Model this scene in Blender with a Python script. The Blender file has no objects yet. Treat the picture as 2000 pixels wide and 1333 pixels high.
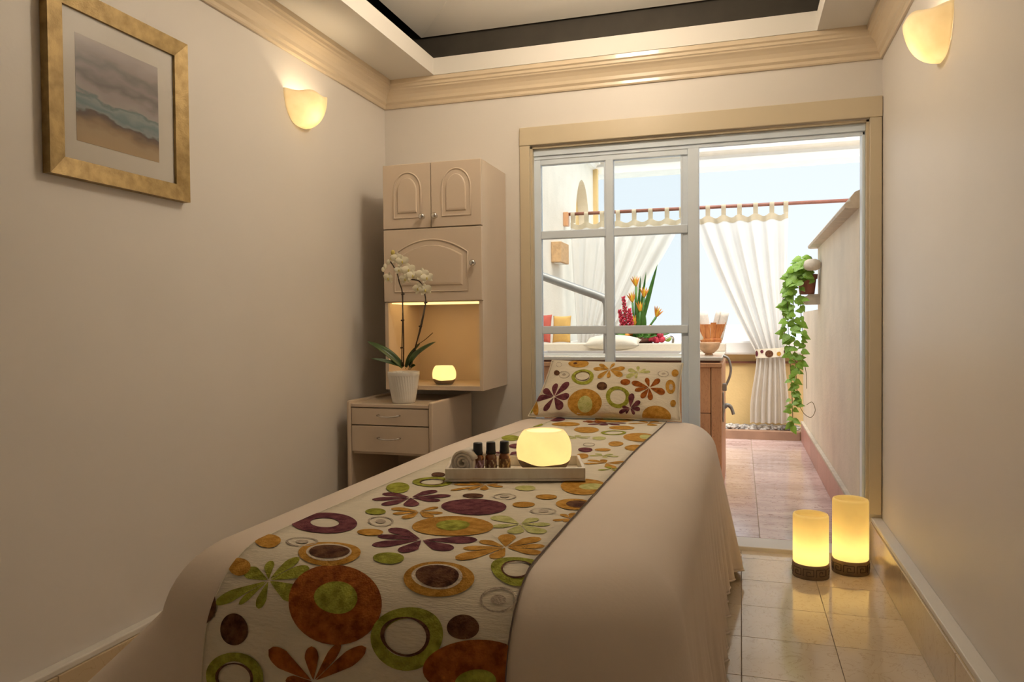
import bpy, bmesh, math, random
from mathutils import Vector, Matrix
random.seed(7)
PI = math.pi
sc = bpy.context.scene
C = sc.collection

# ------------------------------------------------------------------ camera
yaw, pit, rol, FPX = 0.298264, -0.021416, -0.009159, 1452.93
CAM_H = 1.105
cam_d = bpy.data.cameras.new('camera'); cam = bpy.data.objects.new('camera', cam_d); C.objects.link(cam)
fw = Vector((-math.sin(yaw)*math.cos(pit), math.cos(yaw)*math.cos(pit), math.sin(pit)))
rt = Vector((math.cos(yaw), math.sin(yaw), 0)); up = rt.cross(fw)
rt2 = math.cos(rol)*rt + math.sin(rol)*up; up2 = -math.sin(rol)*rt + math.cos(rol)*up
m = Matrix((rt2, up2, -fw)).transposed().to_4x4(); m.translation = Vector((0, 0, CAM_H))
cam.matrix_world = m
cam_d.sensor_width = 36; cam_d.lens = FPX*36/2000; cam_d.clip_start = 0.02; cam_d.clip_end = 4000
sc.camera = cam

# ------------------------------------------------------------------ sky, sun, exposure
sc.view_settings.view_transform = 'Standard'; sc.view_settings.look = 'None'
sc.view_settings.gamma = 1.0; sc.view_settings.use_curve_mapping = False
sc.view_settings.exposure = 0.0
w = bpy.data.worlds.new('world'); sc.world = w; w.use_nodes = True
nt = w.node_tree; nt.nodes.clear()
wo = nt.nodes.new('ShaderNodeOutputWorld'); bg = nt.nodes.new('ShaderNodeBackground')
tc = nt.nodes.new('ShaderNodeTexCoord'); sp = nt.nodes.new('ShaderNodeSeparateXYZ'); rp = nt.nodes.new('ShaderNodeValToRGB')
nt.links.new(tc.outputs['Generated'], sp.inputs[0]); nt.links.new(sp.outputs['Z'], rp.inputs[0])
rp.color_ramp.elements[0].position = 0.0; rp.color_ramp.elements[0].color = (0.86, 0.92, 0.96, 1)
rp.color_ramp.elements[1].position = 0.9; rp.color_ramp.elements[1].color = (0.55, 0.72, 0.92, 1)
e = rp.color_ramp.elements.new(0.25); e.color = (0.78, 0.87, 0.945, 1)
nt.links.new(rp.outputs[0], bg.inputs[0]); bg.inputs[1].default_value = 1.12
nt.links.new(bg.outputs[0], wo.inputs[0])
sd = bpy.data.lights.new('sun', 'SUN'); sd.energy = 6.8; sd.angle = math.radians(60); sd.color = (1, 0.93, 0.82)
so = bpy.data.objects.new('sun', sd); C.objects.link(so)
so.rotation_euler = Vector((-0.18, 0.50, -1.1)).to_track_quat('-Z', 'Y').to_euler()
so.location = (4, -2, 12)

# ------------------------------------------------------------------ helpers
def woff(o):
    v = Vector((0, 0, 0))
    while o is not None:
        v += o.location; o = o.parent
    return v
def link(name, me, parent=None):
    o = bpy.data.objects.new(name, me); C.objects.link(o)
    if parent is not None: o.parent = parent
    return o
def tag(o, label=None, cat=None, group=None, kind=None):
    if label: o['label'] = label
    if cat: o['category'] = cat
    if group: o['group'] = group
    if kind: o['kind'] = kind
    return o
def thing(name, label, cat, loc=(0, 0, 0), group=None):
    o = bpy.data.objects.new(name, None); C.objects.link(o); o.location = loc
    o.empty_display_size = 0.05
    return tag(o, label, cat, group)
class MB:
    def __init__(s): s.v = []; s.f = []; s.sm = []
    def add(s, vs, fs, smooth=False):
        n = len(s.v); s.v += [Vector(q) for q in vs]
        for f in fs: s.f.append([i+n for i in f]); s.sm.append(smooth)
        return s
    def box(s, x0, x1, y0, y1, z0, z1, bev=0.0, mat=None):
        if bev <= 0:
            vs = [(x, y, z) for x in (x0, x1) for y in (y0, y1) for z in (z0, z1)]
            fs = [(0,1,3,2),(4,6,7,5),(0,4,5,1),(2,3,7,6),(0,2,6,4),(1,5,7,3)]
            if mat is not None: vs = [mat @ Vector(q) for q in vs]
            return s.add(vs, fs)
        bm = bmesh.new(); bmesh.ops.create_cube(bm, size=1)
        for q in bm.verts: q.co = Vector(((x0+x1)/2+q.co.x*(x1-x0), (y0+y1)/2+q.co.y*(y1-y0), (z0+z1)/2+q.co.z*(z1-z0)))
        bmesh.ops.bevel(bm, geom=bm.edges[:], offset=bev, segments=2, profile=0.5, affect='EDGES')
        bm.verts.index_update()
        vs = [q.co.copy() for q in bm.verts]; fs = [[q.index for q in f.verts] for f in bm.faces]; bm.free()
        if mat is not None: vs = [mat @ q for q in vs]
        return s.add(vs, fs)
    def lathe(s, prof, c=(0, 0, 0), seg=32, closed=False, mat=None, a0=0.0, a1=2*PI):
        full = abs(a1-a0-2*PI) < 1e-6; n = seg if full else seg+1; vs = []
        for i in range(n):
            a = a0+(a1-a0)*i/seg
            for r, z in prof: vs.append(Vector((r*math.cos(a), r*math.sin(a), z)))
        k = len(prof); fs = []
        for i in range(seg):
            j = (i+1) % n
            for q in range(k if closed else k-1):
                q2 = (q+1) % k; fs.append((i*k+q, j*k+q, j*k+q2, i*k+q2))
        c = Vector(c)
        vs = [(mat @ q if mat is not None else q)+c for q in vs]
        return s.add(vs, fs, True)
    def tube(s, pts, rad, seg=8, caps=True, squash=1.0):
        pts = [Vector(q) for q in pts]; n = len(pts)
        rr = rad if isinstance(rad, (list, tuple)) else [rad]*n
        vs = []; fs = []; prev = None
        for i, q in enumerate(pts):
            t = (pts[min(i+1, n-1)]-pts[max(i-1, 0)]).normalized()
            if prev is None:
                a = Vector((0, 0, 1)) if abs(t.z) < 0.9 else Vector((1, 0, 0)); u = t.cross(a).normalized()
            else:
                u = (prev-t*prev.dot(t)).normalized()
            prev = u; wv = t.cross(u)
            for k in range(seg):
                an = 2*PI*k/seg; vs.append(q+u*math.cos(an)*rr[i]+wv*math.sin(an)*rr[i]*squash)
        for i in range(n-1):
            for k in range(seg):
                k2 = (k+1) % seg; fs.append((i*seg+k, i*seg+k2, (i+1)*seg+k2, (i+1)*seg+k))
        if caps:
            fs.append(list(range(seg))[::-1]); fs.append([(n-1)*seg+k for k in range(seg)])
        return s.add(vs, fs, True)
    def grid(s, fn, nu, nv, smooth=True, wrapu=False):
        vs = [fn(i/nu, j/nv) for i in range(nu if wrapu else nu+1) for j in range(nv+1)]
        fs = []
        for i in range(nu):
            i2 = (i+1) % nu if wrapu else i+1
            for j in range(nv): fs.append((i*(nv+1)+j, i2*(nv+1)+j, i2*(nv+1)+j+1, i*(nv+1)+j+1))
        return s.add(vs, fs, smooth)
    def prism(s, poly, fn, d0, d1):
        """poly: 2-D outline; fn(a, b, d) -> point"""
        n = len(poly); vs = [fn(a, b, d0) for a, b in poly]+[fn(a, b, d1) for a, b in poly]
        fs = [list(range(n))[::-1], list(range(n, 2*n))]+[(i, (i+1) % n, n+(i+1) % n, n+i) for i in range(n)]
        return s.add(vs, fs)
    def ball(s, c, rx, ry=None, rz=None, seg=12, rings=8):
        ry = ry or rx; rz = rz or rx; c = Vector(c)
        return s.grid(lambda a, b: c+Vector((rx*math.sin(PI*b)*math.cos(2*PI*a), ry*math.sin(PI*b)*math.sin(2*PI*a), rz*math.cos(PI*b))), seg, rings, True, True)
    def build(s, name, mat, parent=None, fix=True):
        off = woff(parent) if parent is not None else Vector((0, 0, 0))
        me = bpy.data.meshes.new(name)
        me.from_pydata([tuple(q-off) for q in s.v], [], s.f)
        me.polygons.foreach_set('use_smooth', s.sm)
        if fix:
            bm = bmesh.new(); bm.from_mesh(me); bmesh.ops.remove_doubles(bm, verts=bm.verts, dist=1e-5)
            bmesh.ops.recalc_face_normals(bm, faces=bm.faces); bm.to_mesh(me); bm.free()
        me.materials.append(mat); me.update()
        return link(name, me, parent)
def struct(name, mb, mat, label=None, cat=None):
    return tag(mb.build(name, mat), label, cat, kind='structure')
def subsurf(o, n=1):
    md = o.modifiers.new('smooth', 'SUBSURF'); md.levels = n; md.render_levels = n; return o
def copy_tree(o, parent=None):
    c = o.copy(); C.objects.link(c); c.parent = parent
    for ch in o.children: copy_tree(ch, c)
    return c
def lerp(a, b, t): return a+(b-a)*t
def smooth(t): t = max(0, min(1, t)); return t*t*(3-2*t)

# ------------------------------------------------------------------ materials
def mat(name, col, rough=0.6, metal=0.0, var=0.06, vscale=8.0, bump=0.0, bscale=60.0, stretch=(1, 1, 1), spec=0.5, col2=None, transl=0.0, emis=None, estr=0.0, coat=0.0, detail=4.0, ramp=(0.35, 0.65), transm=0.0):
    mt = bpy.data.materials.new(name); mt.use_nodes = True; n = mt.node_tree; N = n.nodes; L = n.links
    b = N['Principled BSDF']; out = N['Material Output']
    tcn = N.new('ShaderNodeTexCoord'); mp = N.new('ShaderNodeMapping'); mp.inputs['Scale'].default_value = stretch
    L.new(tcn.outputs['Object'], mp.inputs[0])
    nz = N.new('ShaderNodeTexNoise'); nz.inputs['Scale'].default_value = vscale; nz.inputs['Detail'].default_value = detail
    L.new(mp.outputs[0], nz.inputs[0])
    cr = N.new('ShaderNodeValToRGB'); cr.color_ramp.elements[0].position = ramp[0]; cr.color_ramp.elements[1].position = ramp[1]
    c2 = col2 or tuple(min(1, q*(1+var)) for q in col); c1 = col if col2 else tuple(q*(1-var) for q in col)
    cr.color_ramp.elements[0].color = (*c1, 1); cr.color_ramp.elements[1].color = (*c2, 1)
    L.new(nz.outputs[0], cr.inputs[0]); L.new(cr.outputs[0], b.inputs['Base Color'])
    b.inputs['Roughness'].default_value = rough; b.inputs['Metallic'].default_value = metal
    b.inputs['Specular IOR Level'].default_value = spec; b.inputs['Coat Weight'].default_value = coat
    b.inputs['Transmission Weight'].default_value = transm
    if emis: b.inputs['Emission Color'].default_value = (*emis, 1); b.inputs['Emission Strength'].default_value = estr
    if bump:
        nb = N.new('ShaderNodeTexNoise'); nb.inputs['Scale'].default_value = bscale; nb.inputs['Detail'].default_value = 5
        L.new(mp.outputs[0], nb.inputs[0])
        bp = N.new('ShaderNodeBump'); bp.inputs['Strength'].default_value = bump; bp.inputs['Distance'].default_value = 0.01
        L.new(nb.outputs[0], bp.inputs['Height']); L.new(bp.outputs[0], b.inputs['Normal'])
    if transl:
        tl = N.new('ShaderNodeBsdfTranslucent'); mx = N.new('ShaderNodeMixShader'); mx.inputs[0].default_value = transl
        L.new(cr.outputs[0], tl.inputs[0]); L.new(b.outputs[0], mx.inputs[1]); L.new(tl.outputs[0], mx.inputs[2]); L.new(mx.outputs[0], out.inputs[0])
    return mt
def glass_mat(name, tint=(0.97, 0.985, 0.98), refl=1.0, gr=0.02):
    mt = bpy.data.materials.new(name); mt.use_nodes = True; n = mt.node_tree; N = n.nodes; L = n.links
    N.remove(N['Principled BSDF']); out = N['Material Output']
    tr = N.new('ShaderNodeBsdfTransparent'); tr.inputs[0].default_value = (*tint, 1)
    gl = N.new('ShaderNodeBsdfGlossy'); gl.inputs['Roughness'].default_value = gr
    fr = N.new('ShaderNodeFresnel'); fr.inputs[0].default_value = 1.3
    nz = N.new('ShaderNodeTexNoise'); nz.inputs['Scale'].default_value = 3
    ml = N.new('ShaderNodeMath'); ml.operation = 'MULTIPLY'; ml.inputs[1].default_value = refl
    L.new(fr.outputs[0], ml.inputs[0])
    mx = N.new('ShaderNodeMixShader'); L.new(ml.outputs[0], mx.inputs[0]); L.new(tr.outputs[0], mx.inputs[1]); L.new(gl.outputs[0], mx.inputs[2]); L.new(mx.outputs[0], out.inputs[0])
    return mt
def marble_mat(name, base, vein, rough=0.12, scale=3.0, stretch=(1, 1, 1), amount=0.5, bump=0.0):
    mt = bpy.data.materials.new(name); mt.use_nodes = True; n = mt.node_tree; N = n.nodes; L = n.links; b = N['Principled BSDF']
    tcn = N.new('ShaderNodeTexCoord'); oi = N.new('ShaderNodeObjectInfo'); ad = N.new('ShaderNodeVectorMath'); ad.operation = 'MULTIPLY_ADD'
    mp = N.new('ShaderNodeMapping'); mp.inputs['Scale'].default_value = stretch
    cb = N.new('ShaderNodeCombineXYZ')
    for k in range(3): L.new(oi.outputs['Random'], cb.inputs[k])
    L.new(cb.outputs[0], ad.inputs[0]); ad.inputs[1].default_value = (31, 17, 7); L.new(tcn.outputs['Object'], ad.inputs[2])
    L.new(ad.outputs[0], mp.inputs[0])
    n1 = N.new('ShaderNodeTexNoise'); n1.inputs['Scale'].default_value = scale; n1.inputs['Detail'].default_value = 8; n1.inputs['Distortion'].default_value = 0.8
    L.new(mp.outputs[0], n1.inputs[0])
    r1 = N.new('ShaderNodeValToRGB'); r1.color_ramp.elements[0].position = 0.3; r1.color_ramp.elements[1].position = 0.7
    r1.color_ramp.elements[0].color = (*[lerp(p, q, 0.35*amount) for p, q in zip(base, vein)], 1); r1.color_ramp.elements[1].color = (*base, 1)
    L.new(n1.outputs[0], r1.inputs[0])
    n2 = N.new('ShaderNodeTexNoise'); n2.inputs['Scale'].default_value = scale*2.3; n2.inputs['Detail'].default_value = 10; n2.inputs['Distortion'].default_value = 2.2
    L.new(mp.outputs[0], n2.inputs[0])
    r2 = N.new('ShaderNodeValToRGB'); el = r2.color_ramp.elements; el[0].position = 0.485; el[0].color = (0, 0, 0, 1); el[1].position = 0.5; el[1].color = (amount, amount, amount, 1)
    q = el.new(0.515); q.color = (0, 0, 0, 1)
    L.new(n2.outputs[0], r2.inputs[0])
    mx = N.new('ShaderNodeMix'); mx.data_type = 'RGBA'; L.new(r2.outputs[0], mx.inputs[0]); L.new(r1.outputs[0], mx.inputs[6]); mx.inputs[7].default_value = (*vein, 1)
    hv = N.new('ShaderNodeHueSaturation'); mv = N.new('ShaderNodeMapRange'); mv.inputs[3].default_value = 0.93; mv.inputs[4].default_value = 1.05
    L.new(oi.outputs['Random'], mv.inputs[0]); L.new(mv.outputs[0], hv.inputs['Value']); L.new(mx.outputs[2], hv.inputs['Color'])
    L.new(hv.outputs[0], b.inputs['Base Color']); b.inputs['Roughness'].default_value = rough
    if bump:
        bp = N.new('ShaderNodeBump'); bp.inputs['Strength'].default_value = bump; bp.inputs['Distance'].default_value = 0.01
        L.new(n1.outputs[0], bp.inputs['Height']); L.new(bp.outputs[0], b.inputs['Normal'])
    return mt

M = {}
M['wall'] = mat('wall_paint', (0.72, 0.68, 0.635), 0.45, var=0.015, vscale=2, bump=0.03, bscale=90, spec=0.35)
M['ceil'] = mat('ceiling_paint', (0.74, 0.71, 0.66), 0.6, var=0.015, vscale=2)
M['slot'] = mat('painted_slot_shade', (0.05, 0.042, 0.032), 0.8, var=0.1)  # dark colour stands in for the shade inside the ceiling slot
M['crown'] = mat('crown_cream_gloss', (0.70, 0.58, 0.42), 0.28, var=0.03, vscale=3, coat=0.3)
M['casing'] = mat('cream_casing', (0.60, 0.51, 0.36), 0.4, var=0.02, vscale=4)
M['alu'] = mat('white_aluminium', (0.74, 0.84, 0.96), 0.35, metal=0.0, var=0.02)
M['glass'] = glass_mat('window_glass')
M['tile'] = marble_mat('beige_marble_tile', (0.62, 0.50, 0.345), (0.36, 0.25, 0.14), 0.10, 4.0, amount=0.55)
M['grout'] = mat('grout', (0.42, 0.33, 0.23), 0.8)
M['base'] = marble_mat('baseboard_marble', (0.58, 0.46, 0.30), (0.36, 0.24, 0.12), 0.18, 4.0, amount=0.4)
M['ledge'] = mat('baseboard_ledge_paint', (0.70, 0.66, 0.60), 0.5, var=0.02)
M['cab'] = mat('cream_lacquer', (0.64, 0.53, 0.42), 0.25, var=0.015, vscale=3, coat=0.2)
M['chrome'] = mat('brushed_chrome', (0.62, 0.60, 0.57), 0.2, metal=1.0, var=0.05, vscale=30)
M['sheet'] = mat('cotton_sheet', (0.72, 0.615, 0.52), 0.75, var=0.015, vscale=5, bump=0.05, bscale=120, spec=0.25)
M['runner'] = mat('cream_woven_cloth', (0.72, 0.65, 0.52), 0.85, var=0.04, vscale=14, bump=0.35, bscale=60, stretch=(1, 9, 1), spec=0.15)
def velvet(name, c, d): return mat(name, c, 0.9, var=0, col2=tuple(min(1, q*1.18) for q in d), vscale=55, bump=0.5, bscale=260, spec=0.12, ramp=(0.34, 0.66), detail=8)
M['m_green'] = velvet('velvet_green', (0.22, 0.22, 0.020), (0.36, 0.37, 0.055))
M['m_pale'] = velvet('velvet_pale_green', (0.42, 0.42, 0.13), (0.52, 0.50, 0.22))
M['m_gold'] = velvet('velvet_gold', (0.38, 0.18, 0.022), (0.52, 0.28, 0.055))
M['m_rust'] = velvet('velvet_rust', (0.20, 0.045, 0.006), (0.36, 0.11, 0.018))
M['m_purple'] = velvet('velvet_purple', (0.085, 0.018, 0.030), (0.17, 0.052, 0.060))
M['m_brown'] = velvet('velvet_brown', (0.060, 0.020, 0.012), (0.15, 0.070, 0.034))
M['m_cream'] = velvet('velvet_cream', (0.58, 0.49, 0.38), (0.66, 0.58, 0.46))
M['m_grey'] = velvet('thread_grey', (0.40, 0.33, 0.26), (0.50, 0.42, 0.33))
M['piping'] = mat('dark_edge_stitch', (0.16, 0.11, 0.09), 0.9)
M['white_ceramic'] = mat('white_ceramic', (0.80, 0.79, 0.76), 0.35, var=0.01)
M['petal'] = mat('orchid_petal', (0.86, 0.83, 0.68), 0.6, var=0.04, vscale=30, transl=0.25)
M['petal_c'] = mat('orchid_centre', (0.60, 0.50, 0.13), 0.6, var=0.1, vscale=50)
M['oleaf'] = mat('orchid_leaf', (0.045, 0.085, 0.022), 0.35, var=0.25, vscale=12)
M['stem'] = mat('orchid_stem', (0.045, 0.028, 0.016), 0.5, var=0.3, vscale=30)
M['pebw'] = mat('white_pebble', (0.75, 0.73, 0.70), 0.6, var=0.1, vscale=20)
M['towel'] = mat('white_terry', (0.76, 0.70, 0.62), 0.95, var=0.05, vscale=60, bump=0.2, bscale=250, spec=0.1)
M['tray'] = mat('pearl_tray', (0.66, 0.60, 0.53), 0.35, var=0, col2=(0.80, 0.76, 0.70), vscale=14, stretch=(2, 2, 0.6))
M['amber'] = mat('amber_glass', (0.20, 0.055, 0.010), 0.08, var=0.2, vscale=10, coat=0.5, spec=0.8)
M['cap'] = mat('black_cap', (0.008, 0.008, 0.010), 0.35, var=0.2, vscale=30)
M['blabel'] = mat('bottle_label', (0.14, 0.055, 0.03), 0.5, var=0, col2=(0.52, 0.40, 0.24), vscale=130, stretch=(1, 1, 0.5), ramp=(0.52, 0.60))
M['blabel2'] = mat('bottle_label_mauve', (0.16, 0.06, 0.06), 0.5, var=0, col2=(0.50, 0.34, 0.46), vscale=130, stretch=(1, 1, 0.5), ramp=(0.50, 0.58))
M['blabel3'] = mat('bottle_label_ochre', (0.16, 0.07, 0.02), 0.5, var=0, col2=(0.55, 0.36, 0.14), vscale=130, stretch=(1, 1, 0.5), ramp=(0.52, 0.60))
M['wax'] = mat('candle_wax', (0.95, 0.86, 0.66), 0.5, var=0.04, vscale=18, transl=0.6, emis=(1.0, 0.76, 0.40), estr=0.2)
M['waxp'] = mat('pillar_wax', (0.92, 0.80, 0.48), 0.5, var=0.05, vscale=10, transl=0.65, emis=(1.0, 0.64, 0.16), estr=0.30)
M['cbase'] = mat('candle_base_brown', (0.21, 0.145, 0.085), 0.6, var=0.15, vscale=30)
M['keyline'] = mat('greek_key_dark', (0.050, 0.035, 0.022), 0.6, var=0.2, vscale=40)
M['alab'] = mat('alabaster', (0.80, 0.70, 0.50), 0.4, var=0, col2=(0.90, 0.83, 0.66), vscale=11, transl=0.36, emis=(1.0, 0.80, 0.48), estr=0.15)
M['bulb'] = mat('lamp_bulb', (1, 0.9, 0.7), 0.4, emis=(1, 0.80, 0.50), estr=12)
M['goldframe'] = mat('brushed_gold_frame', (0.27, 0.175, 0.055), 0.42, metal=0.35, var=0, col2=(0.42, 0.29, 0.11), vscale=30, stretch=(1, 1, 1), bump=0.15, bscale=200)
M['matboard'] = mat('mat_board', (0.62, 0.58, 0.52), 0.8, var=0.01)
# patio
M['stucco_w'] = mat('white_stucco', (0.80, 0.74, 0.64), 0.85, var=0.04, vscale=5, bump=0.2, bscale=50)
M['stucco_y'] = mat('yellow_stucco', (0.72, 0.52, 0.24), 0.85, var=0.04, vscale=5, bump=0.2, bscale=50)
M['stucco_p'] = mat('cream_peach_stucco', (0.84, 0.75, 0.62), 0.8, var=0.05, vscale=4, bump=0.2, bscale=50)
M['stone'] = mat('pale_stone', (0.66, 0.57, 0.46), 0.8, var=0.08, vscale=20, bump=0.3, bscale=60)
M['beam'] = mat('white_beam', (0.82, 0.79, 0.74), 0.8, var=0.03, vscale=8)
M['ptile'] = marble_mat('pink_marble_tile', (0.74, 0.58, 0.55), (0.28, 0.16, 0.15), 0.12, 2.6, (0.7, 2.8, 1), amount=1.3)
M['pbase'] = marble_mat('pink_baseboard', (0.62, 0.34, 0.29), (0.36, 0.16, 0.13), 0.4, 5, amount=0.5)
M['kerb'] = mat('brown_kerb', (0.34, 0.20, 0.13), 0.7, var=0.12, vscale=9)
M['pebble'] = mat('grey_pebble', (0.20, 0.18, 0.17), 0.7, var=0, col2=(0.58, 0.54, 0.50), vscale=14, ramp=(0.4, 0.6))
M['wood'] = marble_mat('orange_wood', (0.72, 0.38, 0.19), (0.42, 0.15, 0.05), 0.45, 4, (4, 4, 0.6), amount=0.7)
M['wood_d'] = mat('dark_wood', (0.16, 0.055, 0.03), 0.5, var=0.2, vscale=10)
M['rod'] = mat('rod_wood', (0.24, 0.09, 0.06), 0.5, var=0.15, vscale=12)
M['deck'] = marble_mat('cream_marble_deck', (0.74, 0.66, 0.55), (0.5, 0.4, 0.3), 0.2, 3, amount=0.3)
M['white'] = mat('white_enamel', (0.84, 0.83, 0.80), 0.3, var=0.01)
M['curtain'] = mat('white_voile', (0.79, 0.76, 0.715), 0.9, var=0.02, vscale=6, transl=0.45, spec=0.1)
M['header'] = mat('beige_header', (0.58, 0.50, 0.36), 0.9, var=0.04, vscale=20, transl=0.3)
M['steel'] = mat('satin_steel', (0.40, 0.39, 0.37), 0.5, metal=0.5, var=0.06, vscale=20)
M['terra'] = mat('terracotta', (0.30, 0.11, 0.075), 0.8, var=0.12, vscale=20, bump=0.2)
M['ivy'] = mat('ivy_leaf', (0.10, 0.26, 0.018), 0.45, var=0, col2=(0.34, 0.52, 0.07), vscale=18, transl=0.25)
M['ivystem'] = mat('vine_stem', (0.16, 0.13, 0.05), 0.7, var=0.2, vscale=20)
M['leaf'] = mat('glossy_leaf', (0.035, 0.14, 0.02), 0.4, var=0, col2=(0.11, 0.26, 0.04), vscale=14, transl=0.15)
M['orange'] = mat('strelitzia_orange', (0.72, 0.28, 0.03), 0.5, var=0.15, vscale=20)
M['yellow'] = mat('petal_yellow', (0.75, 0.48, 0.03), 0.5, var=0.12, vscale=20)
M['pink'] = mat('ginger_pink', (0.55, 0.035, 0.075), 0.5, var=0.25, vscale=30)
M['lime'] = mat('lime_green', (0.34, 0.46, 0.07), 0.5, var=0.15, vscale=30)
M['bucket'] = mat('bucket_wood', (0.50, 0.15, 0.035), 0.5, var=0, col2=(0.66, 0.27, 0.08), vscale=8, stretch=(6, 6, 0.8))
M['shell'] = mat('coconut_shell', (0.62, 0.38, 0.22), 0.5, var=0.15, vscale=18)
M['cushion'] = mat('cream_cushion', (0.74, 0.66, 0.54), 0.85, var=0.03, vscale=12, bump=0.2, bscale=120)
M['red_c'] = mat('red_cushion', (0.50, 0.10, 0.07), 0.85, var=0.1, vscale=15)
M['yel_c'] = mat('ochre_cushion', (0.66, 0.40, 0.12), 0.85, var=0.1, vscale=15)
M['sandlamp'] = mat('sandstone_lamp', (0.58, 0.36, 0.18), 0.7, var=0.12, vscale=30, bump=0.2)
M['sea'] = mat('hazy_sea', (0.62, 0.74, 0.82), 0.5, var=0.03, vscale=0.05)

def print_mat():
    mt = bpy.data.materials.new('seascape_print'); mt.use_nodes = True; n = mt.node_tree; N = n.nodes; L = n.links; b = N['Principled BSDF']
    tcn = N.new('ShaderNodeTexCoord'); sp = N.new('ShaderNodeSeparateXYZ'); L.new(tcn.outputs['Generated'], sp.inputs[0])
    mp = N.new('ShaderNodeMapping'); mp.inputs['Scale'].default_value = (1, 2.2, 5); mp.inputs['Rotation'].default_value = (-0.3, 0, 0); L.new(tcn.outputs['Generated'], mp.inputs[0])
    nz = N.new('ShaderNodeTexNoise'); nz.inputs['Scale'].default_value = 1.7; nz.inputs['Detail'].default_value = 6; L.new(mp.outputs[0], nz.inputs[0])
    ms = N.new('ShaderNodeMath'); ms.operation = 'MULTIPLY_ADD'; ms.inputs[1].default_value = 0.26; ms.inputs[2].default_value = -0.13; L.new(nz.outputs[0], ms.inputs[0])
    a0 = N.new('ShaderNodeMath'); a0.operation = 'ADD'; L.new(sp.outputs['Z'], a0.inputs[0]); L.new(ms.outputs[0], a0.inputs[1])
    ty = N.new('ShaderNodeMath'); ty.operation = 'MULTIPLY_ADD'; ty.inputs[1].default_value = 0.05; L.new(sp.outputs['Y'], ty.inputs[0]); L.new(a0.outputs[0], ty.inputs[2])
    r = N.new('ShaderNodeValToRGB'); el = r.color_ramp.elements
    st = [(0.0, (.42, .29, .15)), (.14, (.46, .33, .18)), (.22, (.30, .19, .09)), (.29, (.085, .055, .04)), (.315, (.30, .34, .34)), (.36, (.16, .24, .26)), (.42, (.30, .36, .36)), (.45, (.13, .19, .21)), (.475, (.42, .38, .36)), (.56, (.36, .31, .30)), (.64, (.17, .14, .135)), (.72, (.32, .27, .26)), (.80, (.18, .155, .15)), (.88, (.34, .29, .27)), (1.0, (.36, .31, .30))]
    el[0].position, el[1].position = 0, 1; el[0].color = (*st[0][1], 1); el[1].color = (*st[-1][1], 1)
    for p_, c_ in st[1:-1]: q = el.new(p_); q.color = (*[v_*.8 for v_ in c_], 1)
    L.new(ty.outputs[0], r.inputs[0]); L.new(r.outputs[0], b.inputs['Base Color']); b.inputs['Roughness'].default_value = 0.6
    return mt
M['print'] = print_mat()
def lamp(name, loc, watt, col, rad=0.02):
    d = bpy.data.lights.new(name, 'POINT'); d.energy = watt; d.color = col; d.shadow_soft_size = rad
    o = bpy.data.objects.new(name, d); C.objects.link(o); o.location = loc; return o
FILL_STR = 46.0
# ------------------------------------------------------------------ the room shell
XL, XR, YB, YR = -1.887, 0.622, 3.77, -1.9
ZC = 2.44           # soffit
OX0, OX1, OZ = -1.05, 0.567, 2.035   # door opening
WT = 0.16           # back wall thickness
b = MB(); b.box(XL-0.1, XR+0.1, YR-0.1, YB, -0.12, -0.006); floor = struct('floor', b, M['grout'], 'beige marble tiled floor of the treatment room', 'floor')
# floor tiles, each a piece
TS = 0.3055; GAP = 0.0018
tm = MB().box(-TS/2+GAP/2, TS/2-GAP/2, -TS/2+GAP/2, TS/2-GAP/2, -0.008, 0.0, 0.0012)
first = None
ty0 = 3.333
for i in range(-7, 3):
    for j in range(-16, 2):
        cx = i*TS+TS/2+0.0; cy = ty0+j*TS+TS/2
        x0, x1 = max(cx-TS/2, XL), min(cx+TS/2, XR); y0, y1 = max(cy-TS/2, YR), min(cy+TS/2, YB-0.002)
        if x1-x0 < 0.02 or y1-y0 < 0.02: continue
        if x1-x0 > TS-0.001 and y1-y0 > TS-0.001:
            if first is None: first = tm.build('tile', M['tile'], floor); o = first
            else: o = bpy.data.objects.new('tile', first.data); C.objects.link(o); o.parent = floor
            o.location = (cx, cy, 0)
        else:
            MB().box(x0+GAP/2, x1-GAP/2, y0+GAP/2, y1-GAP/2, -0.008, 0.0, 0.0012).build('tile', M['tile'], floor)
HT = 3.2
struct('wall_left', MB().box(XL-0.12, XL, YR-0.1, YB+WT, -0.1, HT), M['wall'], 'pale beige painted wall with the framed seascape', 'wall')
struct('wall_right', MB().box(XR, XR+0.12, YR-0.1, YB, -0.1, HT), M['wall'], 'pale beige painted wall beside the floor candles', 'wall')
struct('wall_rear', MB().box(XL-0.1, XR+0.1, YR-0.12, YR, -0.1, HT), M['wall'], 'pale beige painted rear wall', 'wall')
b = MB(); b.box(XL, OX0, YB, YB+WT, -0.1, HT); b.box(OX1, XR+0.12, YB, YB+WT, -0.1, HT); b.box(OX0, OX1, YB, YB+WT, OZ, HT)
struct('wall_back', b, M['wall'], 'pale beige painted wall around the patio door', 'wall')
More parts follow.
